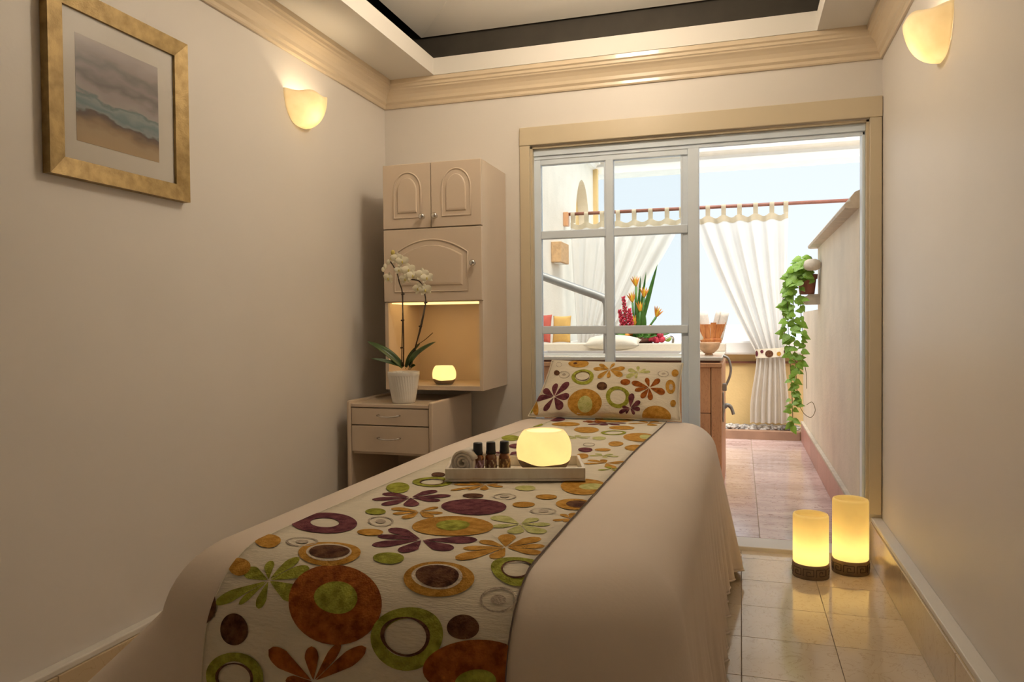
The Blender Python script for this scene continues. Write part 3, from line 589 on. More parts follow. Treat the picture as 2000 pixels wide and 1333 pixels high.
MOTIFS_P = [
  ["F", "m_purple", 0, 0.34, [-0.7129, -0.44], [[-1.02, -0.4288], [-0.9452, -0.1329], [-0.7737, 0.032], [-0.563, 0.0543], [-0.4865, -0.4391], [-0.5437, -0.8329], [-0.7893, -0.8864]]],
  ["E", "m_green", 0, 0.64, [-0.3815, 0.2408], [0.1696, -0.0037], [-0.0389, 0.2813]],
  ["E", "m_brown", 1, 0.9, [-0.3871, 0.2721], [0.1112, -0.0025], [-0.0244, 0.1744]],
  ["F", "m_gold", 0, 0.3, [-0.0264, 0.5334], [[-0.2676, 0.5619], [-0.1564, 0.1893], [-0.0021, 0.1959], [0.1855, 0.2909], [0.1933, 0.6061], [0.0138, 0.8343], [-0.2061, 0.7726]]],
  ["F", "m_pale", 0, 0.32, [0.3945, 0.4494], [[0.2383, 0.2474], [0.374, 0.2314], [0.5645, 0.5114], [0.4948, 0.6068], [0.3723, 0.7169], [0.2421, 0.555]]],
  ["E", "m_brown", 0, 0.0, [-0.0654, -0.085], [0.07, 0.0033], [-0.0143, 0.1414]],
  ["E", "m_rust", 0, 0.0, [0.2444, 0.0758], [0.0676, 0.0071], [-0.0085, 0.1069]],
  ["F", "m_rust", 0, 0.32, [0.5866, -0.0723], [[0.3301, 0.0846], [0.5246, 0.2706], [0.7171, 0.2636], [0.809, -0.1953], [0.621, -0.4825], [0.4915, -0.4344], [0.3905, -0.1918]]],
  ["E", "m_gold", 0, 0.0, [-0.2536, -0.6093], [0.2271, 0.0059], [-0.0345, 0.4259]],
  ["E", "m_pale", 1, 0.0, [-0.24, -0.6795], [0.0974, 0.0029], [-0.0222, 0.2614]],
  ["E", "m_green", 0, 0.66, [0.1811, -0.4265], [0.1631, 0.0148], [-0.024, 0.3431]],
  ["F", "m_purple", 2, 0.32, [0.3632, -0.7618], [[0.3617, -0.2966], [0.4843, -0.5326], [0.4934, -0.7841], [0.424, -0.9347], [0.222, -0.9093], [0.2544, -0.7345], [0.3122, -0.9237]]],
  ["E", "m_gold", 0, 0.0, [0.6995, -0.9207], [0.1875, 0.0295], [0.0007, 0.2719]],
  ["E", "m_gold", 0, 0.0, [0.9211, 0.5584], [0.049, 0.0269], [-0.009, 0.1357]],
  ["E", "m_gold", 0, 0.0, [0.8789, 0.0437], [0.0709, 0.0325], [-0.0075, 0.2392]],
  ["E", "m_grey", 1, 0.0, [0.8864, 0.0275], [0.0278, 0.0125], [-0.0031, 0.1044]],
  ["E", "m_gold", 0, 0.0, [0.9218, -0.4953], [0.0383, 0.0188], [0.0012, 0.1136]],
  ["E", "m_grey", 0, 0.86, [-0.6849, 0.3404], [0.0935, -0.0118], [-0.0224, 0.1352]],
  ["E", "m_grey", 0, 0.0, [-0.6838, 0.3381], [0.0287, -0.0035], [-0.0067, 0.0405]],
  ["E", "m_grey", 0, 0.86, [0.7555, 0.4714], [0.0807, 0.0227], [-0.007, 0.1153]],
  ["E", "m_grey", 0, 0.0, [0.7588, 0.4703], [0.028, 0.0078], [-0.0024, 0.0394]],
  ["E", "m_grey", 0, 0.84, [-0.8399, 0.7681], [0.0491, -0.0085], [-0.0205, 0.1185]],
  ["E", "m_gold", 0, 0.0, [-0.5297, 0.8018], [0.1647, -0.0036], [-0.0381, 0.1899]],
  ["E", "m_brown", 1, 0.0, [-0.5804, 0.801], [0.0346, -0.0009], [-0.0086, 0.0486]],
  ["E", "m_brown", 0, 0.0, [-0.8212, 0.4318], [0.0526, -0.0118], [-0.0176, 0.1009]],
  ["E", "m_gold", 0, 0.0, [-0.9556, -0.7275], [0.0651, -0.0563], [-0.0614, 0.2545]],
  ["E", "m_green", 0, 0.0, [-1.0447, -0.7606], [0.0671, -0.0163], [-0.0433, 0.1655]],
]
# ------------------------------------------------------------------ massage table with its sheet
table = thing('massage_table', 'massage table standing under the white draped sheet', 'massage table', (TXC, 2.35, 0))
MB().box(TXC-.32, TXC+.32, 1.24, 3.50, .53, .625, .03).build('padded_top', M['cushion'], table)
for sx_ in (-.26, .26):
    for y_ in (1.36, 3.36): MB().box(TXC+sx_-.03, TXC+sx_+.03, y_-.03, y_+.03, 0.0, .53, .004).build('leg', M['wood_d'], table)
# sheet: rounded rectangle rings, bent over the edge, then draped with folds
HX, SXC = 0.372, -0.605
def perim(n_side=110, n_end=46, n_corner=22):
    """points of the inner rectangle with outward normals, anticlockwise from head right"""
    out = []
    x0, x1, y0, y1 = SXC-HX, SXC+HX, TYF, TYH
    cf, ch = 0.13, 0.05   # corner radii of the flat top at foot and head
    def cor(cx, cy, a0, a1, r, z):
        for i in range(n_corner):
            q = lerp(a0, a1, i/n_corner); out.append((cx+r*math.cos(q), cy+r*math.sin(q), q, z))
    for i in range(n_side): out.append((x1, lerp(y1-ch, y0+cf, i/n_side), 0.0, 1))     # right side head -> foot
    cl = 0.025
    cor(x1-cf, y0+cf, 0, -PI/2, cf, 2)
    for i in range(n_end): out.append((lerp(x1-cf, x0+cl, i/n_end), y0, -PI/2, 3))
    cor(x0+cl, y0+cl, -PI/2, -PI, cl, 4)
    for i in range(n_side): out.append((x0, lerp(y0+cl, y1-ch, i/n_side), PI, 5))
    cor(x0+ch, y1-ch, PI, PI/2, ch, 6)
    for i in range(n_end): out.append((lerp(x0+ch, x1-ch, i/n_end), y1, PI/2, 7))
    cor(x1-ch, y1-ch, PI/2, 0, ch, 8)
    return out
per = perim(); NP = len(per); rf = random.Random(5)
import mathutils
def noise(x, y=0.0, z=0.0): return mathutils.noise.noise(Vector((x, y, z)))
NR1, NR2, NT = 10, 34, 7
DROP = 0.50
ring = []
arc_s = 0.0
for idx, (x, y, a, zone) in enumerate(per):
    nx, ny = math.cos(a), math.sin(a); zt = topz(y)
    # radius of the bend: softer at the foot
    ef = max(0.0, -ny); eh = max(0.0, ny)
    R = lerp(0.13 if zone != 5 else 0.15, TR, ef); R = lerp(R, 0.075, eh)
    col = []
    cxl = SXC; cyl = min(max(y, TYF+HX), TYH-HX)
    for k_ in range(NT):
        t_ = k_/NT; px_, py_ = lerp(cxl, x, t_), lerp(cyl, y, t_)
        col.append(Vector((px_, py_, topz(py_)+.0)))
    for k_ in range(NR1):
        th = (PI/2-0.16)*k_/NR1; col.append(Vector((x+nx*R*math.sin(th), y+ny*R*math.sin(th), zt-R*(1-math.cos(th)))))
    th = PI/2-0.16; bx_, by_, bz_ = x+nx*R*math.sin(th), y+ny*R*math.sin(th), zt-R*(1-math.cos(th))
    corner = zone in (2, 4, 6, 8)
    slope = 0.20 if zone in (1, 5) else (0.13 if zone in (3, 7) else 0.17)
    if zone == 1: slope = lerp(0.22, 0.10, smooth((3.5-y)/.5))
    if zone == 5: slope = lerp(1.15, 0.18, smooth((y-TYF)/1.3))
    if zone == 4: slope = lerp(0.20, 1.15, (idx-1.0*(110+22+46))/22)
    s_len = y*1.0 if zone in (1, 5) else x
    dmax = bz_-(0.035 if zone != 8 else 0.05)
    if zone == 1: dmax = bz_-0.035-0.03*(0.5+0.5*noise(y*3.1, 3.3))
    ca = math.sin(2*abs(a)) if corner else 0
    for k_ in range(NR2+1):
        d = k_/NR2; h = dmax*d
        amp = (d**1.6)
        if zone in (1, 5):
            edge = smooth((y-TYF-.13)/.15)*smooth((TYH-.05-y)/.12)
            f = edge*(0.010*math.sin(y*46+3*noise(y*4, h*2))+0.008*math.sin(y*83+2.2+h*4)+0.020*noise(y*5, h*1.5, 2.0))*amp*1.3
        elif zone in (3, 7):
            edge = smooth((x-(SXC-HX+.13))/.08)*smooth((SXC+HX-.13-x)/.08)
            f = edge*0.012*noise(x*7, h*3, 5)*amp
        else:
            f = abs(ca)*(0.085 if zone == 8 else (0.10 if zone == 4 else 0.05))*amp+0.022*amp*ca*math.sin(a*9+1)
        o_ = slope*h+f
        col.append(Vector((bx_+nx*o_, by_+ny*o_, bz_-h)))
    ring.append(col)
K = len(ring[0]); vs = [q for c_ in ring for q in c_]
fs = [(i*K+j, ((i+1) % NP)*K+j, ((i+1) % NP)*K+j+1, i*K+j+1) for i in range(NP) for j in range(K-1)]
sh = MB().add(vs, fs, True).build('bed_sheet', M['sheet'])
tag(sh, 'plain white sheet draped over the massage table to the floor', 'sheet')
md = sh.modifiers.new('thickness', 'SOLIDIFY'); md.thickness = 0.003; md.offset = -1
hem = MB(); hem.tube([ring[i % NP][K-1] for i in range(NP+1)], 0.004, 5, False); hem.build('hem', M['sheet'], sh)

# ------------------------------------------------------------------ floral runner
b = MB(); b.grid(lambda s, t: RS((2*s-1)*rhalf(t*RLEN), t*RLEN), 16, 150)
run = b.build('table_runner', M['runner'])
tag(run, 'cream runner with velvet flowers and circles lying along the white sheet', 'table runner')
md = run.modifiers.new('thickness', 'SOLIDIFY'); md.thickness = 0.003; md.offset = -1
for s in (-1, 1):
    e_ = MB(); e_.tube([RS(s*rhalf(t*RLEN/120), t*RLEN/120, 0.0) for t in range(121)], 0.0016, 5); e_.build('edge_piping', M['piping'] if s > 0 else M['runner'], run)
MI = [0]
def motif(S, rec, parent, flip, bmul=1.0):
    kind, colr, layer, par = rec[:4]; MI[0] += 1; lift = 0.0010+0.0007*layer+0.000008*(MI[0] % 60)+(0.0004 if kind == 'E' else 0); b = MB()
    sd_ = sum(ord(c_) for c_ in repr(rec[4])) % 97
    if kind == 'E':
        c_, a_, v_ = rec[4:7]; n_, m_ = 44, 5
        ph = sd_*0.7
        def fn(s, t):
            an = 2*PI*s; r_ = lerp(par, 1.0, t) if par else t
            wob = 1+0.03*math.sin(2*an+ph)+0.02*math.sin(3*an+ph*2)
            if par: r_ = lerp(par*(1+0.04*math.sin(2*an+ph+1)), wob, t)
            else: r_ = t*wob
            return S(c_[0]+(a_[0]*math.cos(an)+v_[0]*math.sin(an))*r_, c_[1]+(a_[1]*math.cos(an)+v_[1]*math.sin(an))*r_, lift)
        b.grid(fn, n_, m_, True, True)
        nm = 'ring_motif' if par else 'disc_motif'
    else:
        c_, tips = rec[4:6]; nm = 'flower_motif'
        for tp in tips:
            ax = (tp[0]-c_[0], (tp[1]-c_[1])*bmul); L_ = math.hypot(*ax)
            pr = (-ax[1]/L_, ax[0]/L_); wd = par*L_*0.66
            me_a = math.atan2(ax[1], ax[0]); gaps = [abs((math.atan2((o_[1]-c_[1])*bmul, o_[0]-c_[0])-me_a+PI) % (2*PI)-PI) for o_ in tips if o_ is not tp]
            wd = min(wd, math.tan(min(1.2, min(gaps))/2)*L_*0.60)
            def fn(s, t):
                q = 0.05+0.95*s; hw_ = wd*((s/.66)**.85 if s < .66 else math.sqrt(max(0.0, 1-((s-.66)/.34)**2)))
                e2 = (2*t-1)*hw_
                return S(c_[0]+ax[0]*q+pr[0]*e2, c_[1]+(ax[1]*q+pr[1]*e2)/bmul, lift)
            b.grid(fn, 18, 4)
    o = b.build(nm, M[colr], parent, fix=False)
    return o
def extra_flower(c_, col, r, n, ph): return ['F', col, 0, .32, c_, [[c_[0]+r*math.cos(ph+2*PI*i/n), c_[1]+r*math.sin(ph+2*PI*i/n)] for i in range(n)]]
MOTIFS_R += [extra_flower([-.10, 1.28], 'm_purple', .085, 7, .3), extra_flower([-.19, .62], 'm_gold', .07, 7, .1), extra_flower([.0, .80], 'm_pale', .06, 6, .5), extra_flower([-.05, .20], 'm_rust', .06, 7, .2),
             ['E', 'm_gold', 0, 0, [-.03, 1.02], [.05, 0], [0, .05]], ['E', 'm_green', 0, .6, [-.19, 1.42], [.05, 0], [0, .05]], ['E', 'm_brown', 0, 0, [.03, 1.42], [.026, 0], [0, .026]], ['E', 'm_grey', 0, .85, [-.10, .46], [.028, 0], [0, .028]]]
for rec in MOTIFS_R: motif(RS, rec, run, False)

# ------------------------------------------------------------------ floral pillow
b = MB()
NA = 40
b.grid(lambda s, t: PS(2*s-1, 2*t-1, 1), NA, NA); b.grid(lambda s, t: PS(2*s-1, 2*t-1, -1), NA, NA)
pil = b.build('floral_pillow', M['runner']); tag(pil, 'cream pillow with velvet flowers leaning at the head of the table', 'pillow')
sm = MB(); loop = [PS(-1+2*i/40, -1, 0) for i in range(41)]+[PS(1, -1+2*i/40, 0) for i in range(1, 41)]+[PS(1-2*i/40, 1, 0) for i in range(1, 41)]+[PS(-1, 1-2*i/40, 0) for i in range(1, 41)]
sm.tube(loop, 0.0035, 6, False); sm.build('seam_piping', M['runner'], pil)
def PSc(a, b_, lift): return PS(max(-.99, min(.99, a)), max(-.99, min(.99, b_)), 1, lift)
for rec in MOTIFS_P: motif(PSc, rec, pil, True, 0.42)

# ------------------------------------------------------------------ tray on the bed
TA = math.radians(16.4); TO = Vector((-0.762, 1.853, topz(1.9)+0.0085))
tx = Vector((math.cos(TA), math.sin(TA), 0)); tyv = Vector((-math.sin(TA), math.cos(TA), 0))
TM = Matrix((tx, tyv, Vector((0, 0, 1)))).transposed().to_4x4(); TM.translation = TO
def TP(a, b_, c_=0): return TM @ Vector((a, b_, c_))
tl, td, th_ = 0.378, 0.20, 0.036
tr = thing('serving_tray', 'pearly rectangular tray on the floral runner', 'tray', TP(tl/2, td/2))
MB().box(0, tl, 0, td, 0, .007, .002, TM).build('tray_base', M['tray'], tr)
for x0, x1, y0, y1 in ((0, tl, 0, .009), (0, tl, td-.009, td), (0, .009, .009, td-.009), (tl-.009, tl, .009, td-.009)):
    MB().box(x0, x1, y0, y1, .007, th_, .002, TM).build('tray_rim', M['tray'], tr)
# rolled towel
def roll_towel(name, label, A, B, r, mt, group=None, cat='towel', turns=3.2):
    A, B = Vector(A), Vector(B); ax = (B-A).normalized(); u = Vector((0, 0, 1)); u = (u-ax*u.dot(ax)).normalized(); w_ = ax.cross(u)
    b = MB(); n = 70
    def spiral(t): an = 2*PI*turns*t; rr_ = r*(0.22+0.78*t); return math.cos(an)*rr_, math.sin(an)*rr_
    def fn(s, t):
        c_, d_ = spiral(t); bul = 1+0.03*math.sin(PI*s); q = lerp(-0.01, 1.01, s)
        return A+(B-A)*q+(u*c_+w_*d_)*bul
    b.grid(fn, 6, n)
    o = tag(b.build(name, mt, fix=False), label, cat, group)
    md = o.modifiers.new('thickness', 'SOLIDIFY'); md.thickness = r*0.2; md.offset = 0
    return o
roll_towel('rolled_towel', 'small white rolled towel on the pearly tray', TP(.045, .030, .045), TP(.098, .165, .045), .034, M['towel'])
# essential oil bottles
for i, (a_, b_, hh, lm, lab) in enumerate(((.086, .055, 0, 'blabel2', 'small amber oil bottle next to the rolled towel on the tray'), (.1215, .068, 1, 'blabel', 'middle of the three small amber oil bottles on the tray'), (.159, .078, 2, 'blabel3', 'small amber oil bottle nearest the glowing bowl candle on the tray'))):
    p0 = TP(a_, b_, .0075); r = .0160; q_ = 1.17
    t = thing('oil_bottle', lab, 'bottle', p0, 'oil bottles on the tray')
    MB().lathe([(a_*1, z_*q_) for a_, z_ in [(0, 0), (r-.001, 0), (r, .002), (r, .040), (r*.96, .044), (r*.6, .050), (r*.55, .056), (0, .056)]], p0, 24).build('glass_body', M['amber'], t)
    MB().lathe([(a_, z_*q_) for a_, z_ in [(r+.0003, .006), (r+.0006, .006), (r+.0006, .036), (r+.0003, .036)]], p0, 24, True).build('paper_label', M[lm], t)
    MB().lathe([(a_, z_*q_) for a_, z_ in [(0, .077), (r*.72, .077), (r*.80, .075), (r*.82, .056), (r*.88, .055), (r*.88, .049), (0, .049)]], p0, 28).build('screw_cap', M['cap'], t)
# bowl candles: waxy bowl over a brown foot
def bowl_candle(name, label, p0, r, h, watt, mt='wax'):
    t = thing(name, label, 'candle', p0); p0 = Vector(p0)
    prof_o = []
    n = 18
    z_foot = h*.10
    for i in range(n+1):
        q = i/n; an = lerp(-0.99, 0.86, q); prof_o.append((r*math.cos(an)**0.75 if i else r*.64, h*.52+h*.50*math.sin(an)/math.sin(.99)*1.02))
    z_in = prof_o[-1][1]
    inner = [(max(.004, a_-r*.10), max(z_, h*.16)) for a_, z_ in prof_o[::-1]]
    full = prof_o+[(prof_o[-1][0]-r*.05, z_in+h*.008)]+inner+[(0.0, h*.16)]
    MB().lathe(full, p0, 48).build('wax_bowl', M[mt], t)
    b = MB(); seg = 48
    def fn(s, q):
        an = 2*PI*s; top_ = h*(.27+.045*math.sin(2*an+.6)+.015*math.sin(5*an)); z_ = top_*q
        # follow the bowl just outside
        qq = min(1, max(0, z_/h)); sn = (qq-.52)/(.50*1.02)*math.sin(.99); rr_ = r*math.cos(math.asin(max(-.8365, sn)))**.75*1.012
        if q == 0: rr_ *= .93
        return p0+Vector((math.cos(an)*rr_, math.sin(an)*rr_, z_))
    b.grid(fn, seg, 8, True, True); b.build('brown_foot', M['cbase'], t)
    MB().lathe([(0, .001), (r*.62, .001), (r*.62, .003), (0, .003)], p0, 32).build('foot_plate', M['cbase'], t)
    MB().tube([p0+Vector((0, 0, h*.17)), p0+Vector((0, 0, h*.36))], [.006, .004], 8).build('flame_bulb', M['bulb'], t)
    lamp('candle_light', p0+Vector((0, 0, h*.45)), watt, (1, .84, .58), .012)
    return t
bowl_candle('bowl_candle', 'large glowing bowl candle on the pearly tray', TP(.270, .105, .0078), .078, .118, .32)
# ------------------------------------------------------------------ framed seascape on the left wall
fx = XL+.002
fr = thing('framed_picture', 'gold framed seascape print hanging on the left wall', 'picture', (XL, 1.91, 1.545))
Y0, Y1, Z0, Z1, FW, FD = 1.632, 2.19, 1.548, 2.102, .056, .028
def frame_piece(p4):
    # p4: outer a, outer b, inner b, inner a in (y,z)
    b = MB(); v = []
    for (y_, z_), x_ in zip(p4*2, [fx]*4+[fx+FD, fx+FD, fx+FD*.72, fx+FD*.72]): v.append((x_, y_, z_))
    b.add(v, [(0, 1, 2, 3), (4, 7, 6, 5), (0, 4, 5, 1), (1, 5, 6, 2), (2, 6, 7, 3), (3, 7, 4, 0)]); return b
o4 = [(Y0, Z0), (Y1, Z0), (Y1, Z1), (Y0, Z1)]; i4 = [(Y0+FW, Z0+FW), (Y1-FW, Z0+FW), (Y1-FW, Z1-FW), (Y0+FW, Z1-FW)]
for i in range(4):
    j = (i+1) % 4; frame_piece([o4[i], o4[j], i4[j], i4[i]]).build('frame_rail', M['goldframe'], fr)
MB().box(fx, fx+.010, Y0+FW-.004, Y1-FW+.004, Z0+FW-.004, Z1-FW+.004).build('mat_board', M['matboard'], fr)
PYA, PYB, PZA, PZB = 1.738, 2.064, 1.664, 1.982
MB().box(fx+.0101, fx+.0108, PYA, PYB, PZA, PZB).build('seascape_print', M['print'], fr)
MB().box(fx+.013, fx+.0145, Y0+FW-.003, Y1-FW+.003, Z0+FW-.003, Z1-FW+.003).build('glass', glass_mat('picture_glass', (.98, .98, .98), .15, .3), fr)

# ------------------------------------------------------------------ wall sconces
def sconce(label, xw, sg, y0, ztop, watt, R=.128, D=.115, H=.135):
    t = thing('wall_sconce', label, 'wall lamp', (xw, y0, ztop-H), 'alabaster wall sconces')
    b = MB()
    def shell(s, q, sc=1.0):
        an = PI*s; ph = PI/2*q
        rr_ = math.cos(ph)**.72 if q < 1 else 0.0
        z_ = -H*math.sin(ph)**1.15
        z_ += .006*math.cos(an*6)*(1-q)**2*(1 if q < .35 else 0)
        return Vector((xw+sg*(.001+D*sc*rr_*math.sin(an)), y0-R*sc*rr_*math.cos(an), ztop+z_*sc))
    b.grid(lambda s, q: shell(s, q), 32, 14); o = b.build('glass_shade', M['alab'], t)
    md = o.modifiers.new('thickness', 'SOLIDIFY'); md.thickness = .004; md.offset = -1
    MB().box(min(xw, xw+sg*.006), max(xw, xw+sg*.006), y0-.045, y0+.045, ztop-.10, ztop-.03, .002).build('wall_plate', M['white'], t)
    b = MB(); b.tube([(xw+sg*.006, y0, ztop-.06), (xw+sg*.05, y0, ztop-.06)], .008, 8); b.build('socket', M['white'], t)
    b = MB(); b.ball((xw+sg*.062, y0, ztop-.052), .018, seg=12, rings=8); b.build('bulb', M['bulb'], t)
    lamp('sconce_light', (xw+sg*.062, y0, ztop-.075), watt, (1, .83, .60), .03)
    return t
sconce('glowing alabaster half bowl sconce near the crown, on the wall with the seascape', XL, 1, 2.935, 2.135, 3.2)
sconce('glowing alabaster half bowl sconce on the wall above the floor candles', XR, -1, 2.70, 2.075, 3.2)
sconce('unseen half bowl sconce added as fill light at the rear of the wall with the seascape', XL, 1, -1.0, 2.135, 22.0)  # added behind the camera to light the near end of the bed
sconce('unseen half bowl sconce added as fill light at the rear of the wall by the floor candles', XR, -1, -1.0, 2.075, 22.0)  # second added rear lamp, out of view, for fill light
# unseen globe added above the bed to brighten the whole room
fill_lamp = thing('added_fill_globe', 'unseen globe light added under the tray ceiling to brighten the room', 'added fill light', (-.6, 2.75, 2.58))
MB().ball((-.6, 2.75, 2.58), .13, seg=32, rings=18).build('fill_globe', mat('fill_glow', (.95, .9, .8), .3, emis=(1, .83, .62), estr=FILL_STR), fill_lamp)
MB().tube([(-.6, 2.75, 2.70), (-.6, 2.75, 2.94)], .006, 8).build('rod', M['chrome'], fill_lamp)

# ------------------------------------------------------------------ wall cabinet with open niche
cx0, cx1, cy0_, cy1_, cz0, cz1 = -1.705, -1.186, 3.375, YB-.002, .788, 1.905
cab = thing('wall_cabinet', 'cream wall cabinet with arched doors over a lit niche', 'cabinet', ((cx0+cx1)/2, cy1_, cz0))
b = MB(); t_ = .018; yc = cy0_+.02
b.box(cx0, cx0+t_, yc, cy1_, cz0, cz1, .001); b.box(cx1-t_, cx1, yc, cy1_, cz0, cz1, .001); b.box(cx0+t_, cx1-t_, yc, cy1_, cz1-t_, cz1, .001)
b.box(cx0+t_, cx1-t_, cy1_-.008, cy1_, cz0, cz1-t_); b.box(cx0+t_, cx1-t_, yc, cy1_-.008, 1.575, 1.59); b.box(cx0+t_, cx1-t_, yc, cy1_-.008, 1.222, 1.24)
b.box(cx0+t_, cx1-t_, yc-.012, cy1_-.008, cz0, cz0+.022, .001)
b.box(cx0, cx0+t_, yc-.012, yc, cz0, 1.222); b.box(cx1-t_, cx1, yc-.012, yc, cz0, 1.222)
b.build('carcass', M['cab'], cab)
def arch_outline(xa, xb, za, zs_, zt_, n=16):
    o_ = [(xa, za), (xb, za), (xb, zs_)]; c_ = (xa+xb)/2; h_ = (xb-xa)/2
    for i in range(1, n): an = PI*i/n; o_.append((c_+h_*math.cos(an), zs_+(zt_-zs_)*math.sin(an)))
    o_.append((xa, zs_)); return o_
def seg_outline(xa, xb, za, zs_, zt_, n=16):
    o_ = [(xa, za), (xb, za)]
    for i in range(n+1): q = 2*i/n-1; o_.append(((xa+xb)/2-q*(xb-xa)/2, zs_+(zt_-zs_)*(1-q*q)))
    return o_
def cab_door(xa, xb, za, zb, outer, inner, kx, kz):
    d = MB().box(xa, xb, cy0_, cy0_+.02, za, zb, .003).build('door', M['cab'], cab)
    l = [Vector((x, cy0_, z)) for x, z in outer]; l.append(l[0])
    r_ = MB(); r_.tube(l, .0042, 8, False); r_.build('moulding', M['cab'], d)
    c_ = Vector((sum(x for x, z in inner)/len(inner), 0, sum(z for x, z in inner)/len(inner)))
    n = len(inner); v = [(x, cy0_+.001, z) for x, z in inner]
    def shrink(x, z, q): return (c_.x+(x-c_.x)*q, c_.z+(z-c_.z)*q)
    v += [(shrink(x, z, .955)[0], cy0_-.005, shrink(x, z, .955)[1]) for x, z in inner]
    v += [(shrink(x, z, .90)[0], cy0_-.0065, shrink(x, z, .90)[1]) for x, z in inner]
    MB().add(v, [(i, (i+1) % n, n+(i+1) % n, n+i) for i in range(n)]+[(n+i, n+(i+1) % n, 2*n+(i+1) % n, 2*n+i) for i in range(n)]+[list(range(2*n, 3*n))]).build('raised_panel', M['cab'], d)
    kmat = Matrix.Rotation(PI/2, 4, 'X')
    MB().lathe([(0, .032), (.010, .031), (.0155, .025), (.015, .018), (.007, .012), (.0055, .005), (.010, .001), (.010, 0)], (kx, cy0_, kz), 20, mat=kmat).build('knob', M['chrome'], d)
mid = -1.447
cab_door(cx0, mid-.0015, 1.588, cz1, arch_outline(-1.645, -1.500, 1.640, 1.775, 1.862), arch_outline(-1.625, -1.520, 1.660, 1.765, 1.838), -1.487, 1.640)
cab_door(mid+.0015, cx1, 1.588, cz1, arch_outline(-1.388, -1.240, 1.640, 1.775, 1.866), arch_outline(-1.367, -1.262, 1.660, 1.765, 1.842), -1.420, 1.640)
cab_door(cx0, cx1, 1.226, 1.583, seg_outline(-1.645, -1.258, 1.275, 1.462, 1.528), seg_outline(-1.620, -1.282, 1.300, 1.448, 1.502), -1.226, 1.405)
MB().box(cx0+.03, cx1-.03, yc+.004, yc+.22, 1.2165, 1.2215).build('light_strip', mat('led_strip', (1, .8, .5), .4, emis=(1, .64, .24), estr=1.8), cab)
bowl_candle('bowl_candle', 'small glowing bowl candle inside the cabinet niche', (-1.425, 3.47, cz0+.0225), .060, .095, .35)

# ------------------------------------------------------------------ nightstand with two drawers
nx0, nx1, ny0, ny1, nz = -1.818, -1.370, 3.185, YB-.05, .735
ns = thing('nightstand', 'cream nightstand with two drawers below the wall cabinet', 'nightstand', ((nx0+nx1)/2, ny1, 0))
for xa, xb in ((nx0, nx0+.020), (nx1-.020, nx1)):
    MB().box(xa, xb, ny0, ny1, 0.001, .748, .007).build('side_panel', M['cab'], ns)
MB().box(nx0+.020, nx1-.020, ny0+.006, ny1, nz-.018, nz, .003).build('top_board', M['cab'], ns)
MB().box(nx0+.020, nx1-.020, ny1-.012, ny1, .08, nz-.018).build('back_panel', M['cab'], ns)
MB().box(nx0+.020, nx1-.020, ny0+.03, ny1-.012, .10, .118).build('shelf', M['cab'], ns)
MB().box(nx0+.020, nx1-.020, ny0+.03, ny1-.012, .49, .50).build('drawer_floor', M['cab'], ns)
for za, zb in ((.633, .714), (.503, .629)):
    d = MB().box(nx0+.022, nx1-.022, ny0+.008, ny0+.026, za, zb, .003).build('drawer', M['cab'], ns)
    hz_ = (za+zb)/2+.004; xc_ = (nx0+nx1)/2
    MB().tube([(xc_-.055, ny0+.009, hz_+.004), (xc_-.055, ny0-.010, hz_+.004), (xc_-.035, ny0-.016, hz_), (xc_, ny0-.018, hz_-.002), (xc_+.035, ny0-.016, hz_), (xc_+.055, ny0-.010, hz_+.004), (xc_+.055, ny0+.009, hz_+.004)], .0042, 8).build('handle', M['chrome'], d)

# ------------------------------------------------------------------ orchid
OYc = 3.275
def orc(px, py, dy=0.0): return Vector((-1.559+(px-788)*.002727, OYc+dy, .900-(py-720)*.00249))
orch = thing('potted_orchid', 'white orchid in a ribbed white pot on the nightstand', 'plant', (-1.556, OYc, nz+.0005))
p0 = Vector((-1.556, OYc, nz+.0005))
b = MB()
pp = [(0, 0), (.050, 0), (.054, .003), (.066, .07), (.0735, .125), (.0765, .135), (.0765, .15), (.0715, .15), (.069, .135), (.0, .132)]
def potf(s, q):
    i = q*(len(pp)-1); k_ = min(int(i), len(pp)-2); f_ = i-k_; r_ = lerp(pp[k_][0], pp[k_+1][0], f_); z_ = lerp(pp[k_][1], pp[k_+1][1], f_)
    an = 2*PI*s
    if .01 < z_ < .13 and i < 5: r_ += .0012*math.sin(an*36+z_*60)
    return p0+Vector((r_*math.cos(an), r_*math.sin(an), z_))
b.grid(potf, 144, 27, True, True); b.build('pot', M['white_ceramic'], orch)
b = MB(); ro = random.Random(4)
for i in range(60):
    a_, r_ = ro.uniform(0, 2*PI), .062*math.sqrt(ro.random()); s_ = ro.uniform(.005, .010)
    b.ball(p0+Vector((r_*math.cos(a_), r_*math.sin(a_), .137+ro.uniform(0, .008))), s_, s_, s_*.7, 7, 5)
tag(b.build('white_pebbles', M['pebw'], orch, fix=False), kind='stuff')
def strap_leaf(name, base, tip, width, sag, mt, parent, side=Vector((0, 1, 0)), n=14):
    base, tip = Vector(base), Vector(tip); b = MB(); ax = tip-base; w_ = (side-ax.normalized()*side.dot(ax.normalized())).normalized(); upv = w_.cross(ax).normalized()
    if upv.z < 0: upv = -upv
    def fn(s, t):
        hw_ = width*(math.sin(PI*(0.10+.90*s)**.8)**.7 if s < 1 else 0); e2 = 2*t-1
        return base+ax*s+upv*(sag*math.sin(PI*s)+abs(e2)*hw_*.35)+w_*e2*hw_
    b.grid(fn, n, 6); o = b.build(name, mt, parent, fix=False)
    md = o.modifiers.new('thickness', 'SOLIDIFY'); md.thickness = .0015; return o
strap_leaf('leaf', orc(788, 718), orc(724, 667, -.03), .022, .02, M['oleaf'], orch, Vector((0, .7, .7)))
strap_leaf('leaf', orc(786, 716), orc(742, 699, -.09), .011, .008, M['oleaf'], orch, Vector((0, .7, .7)))
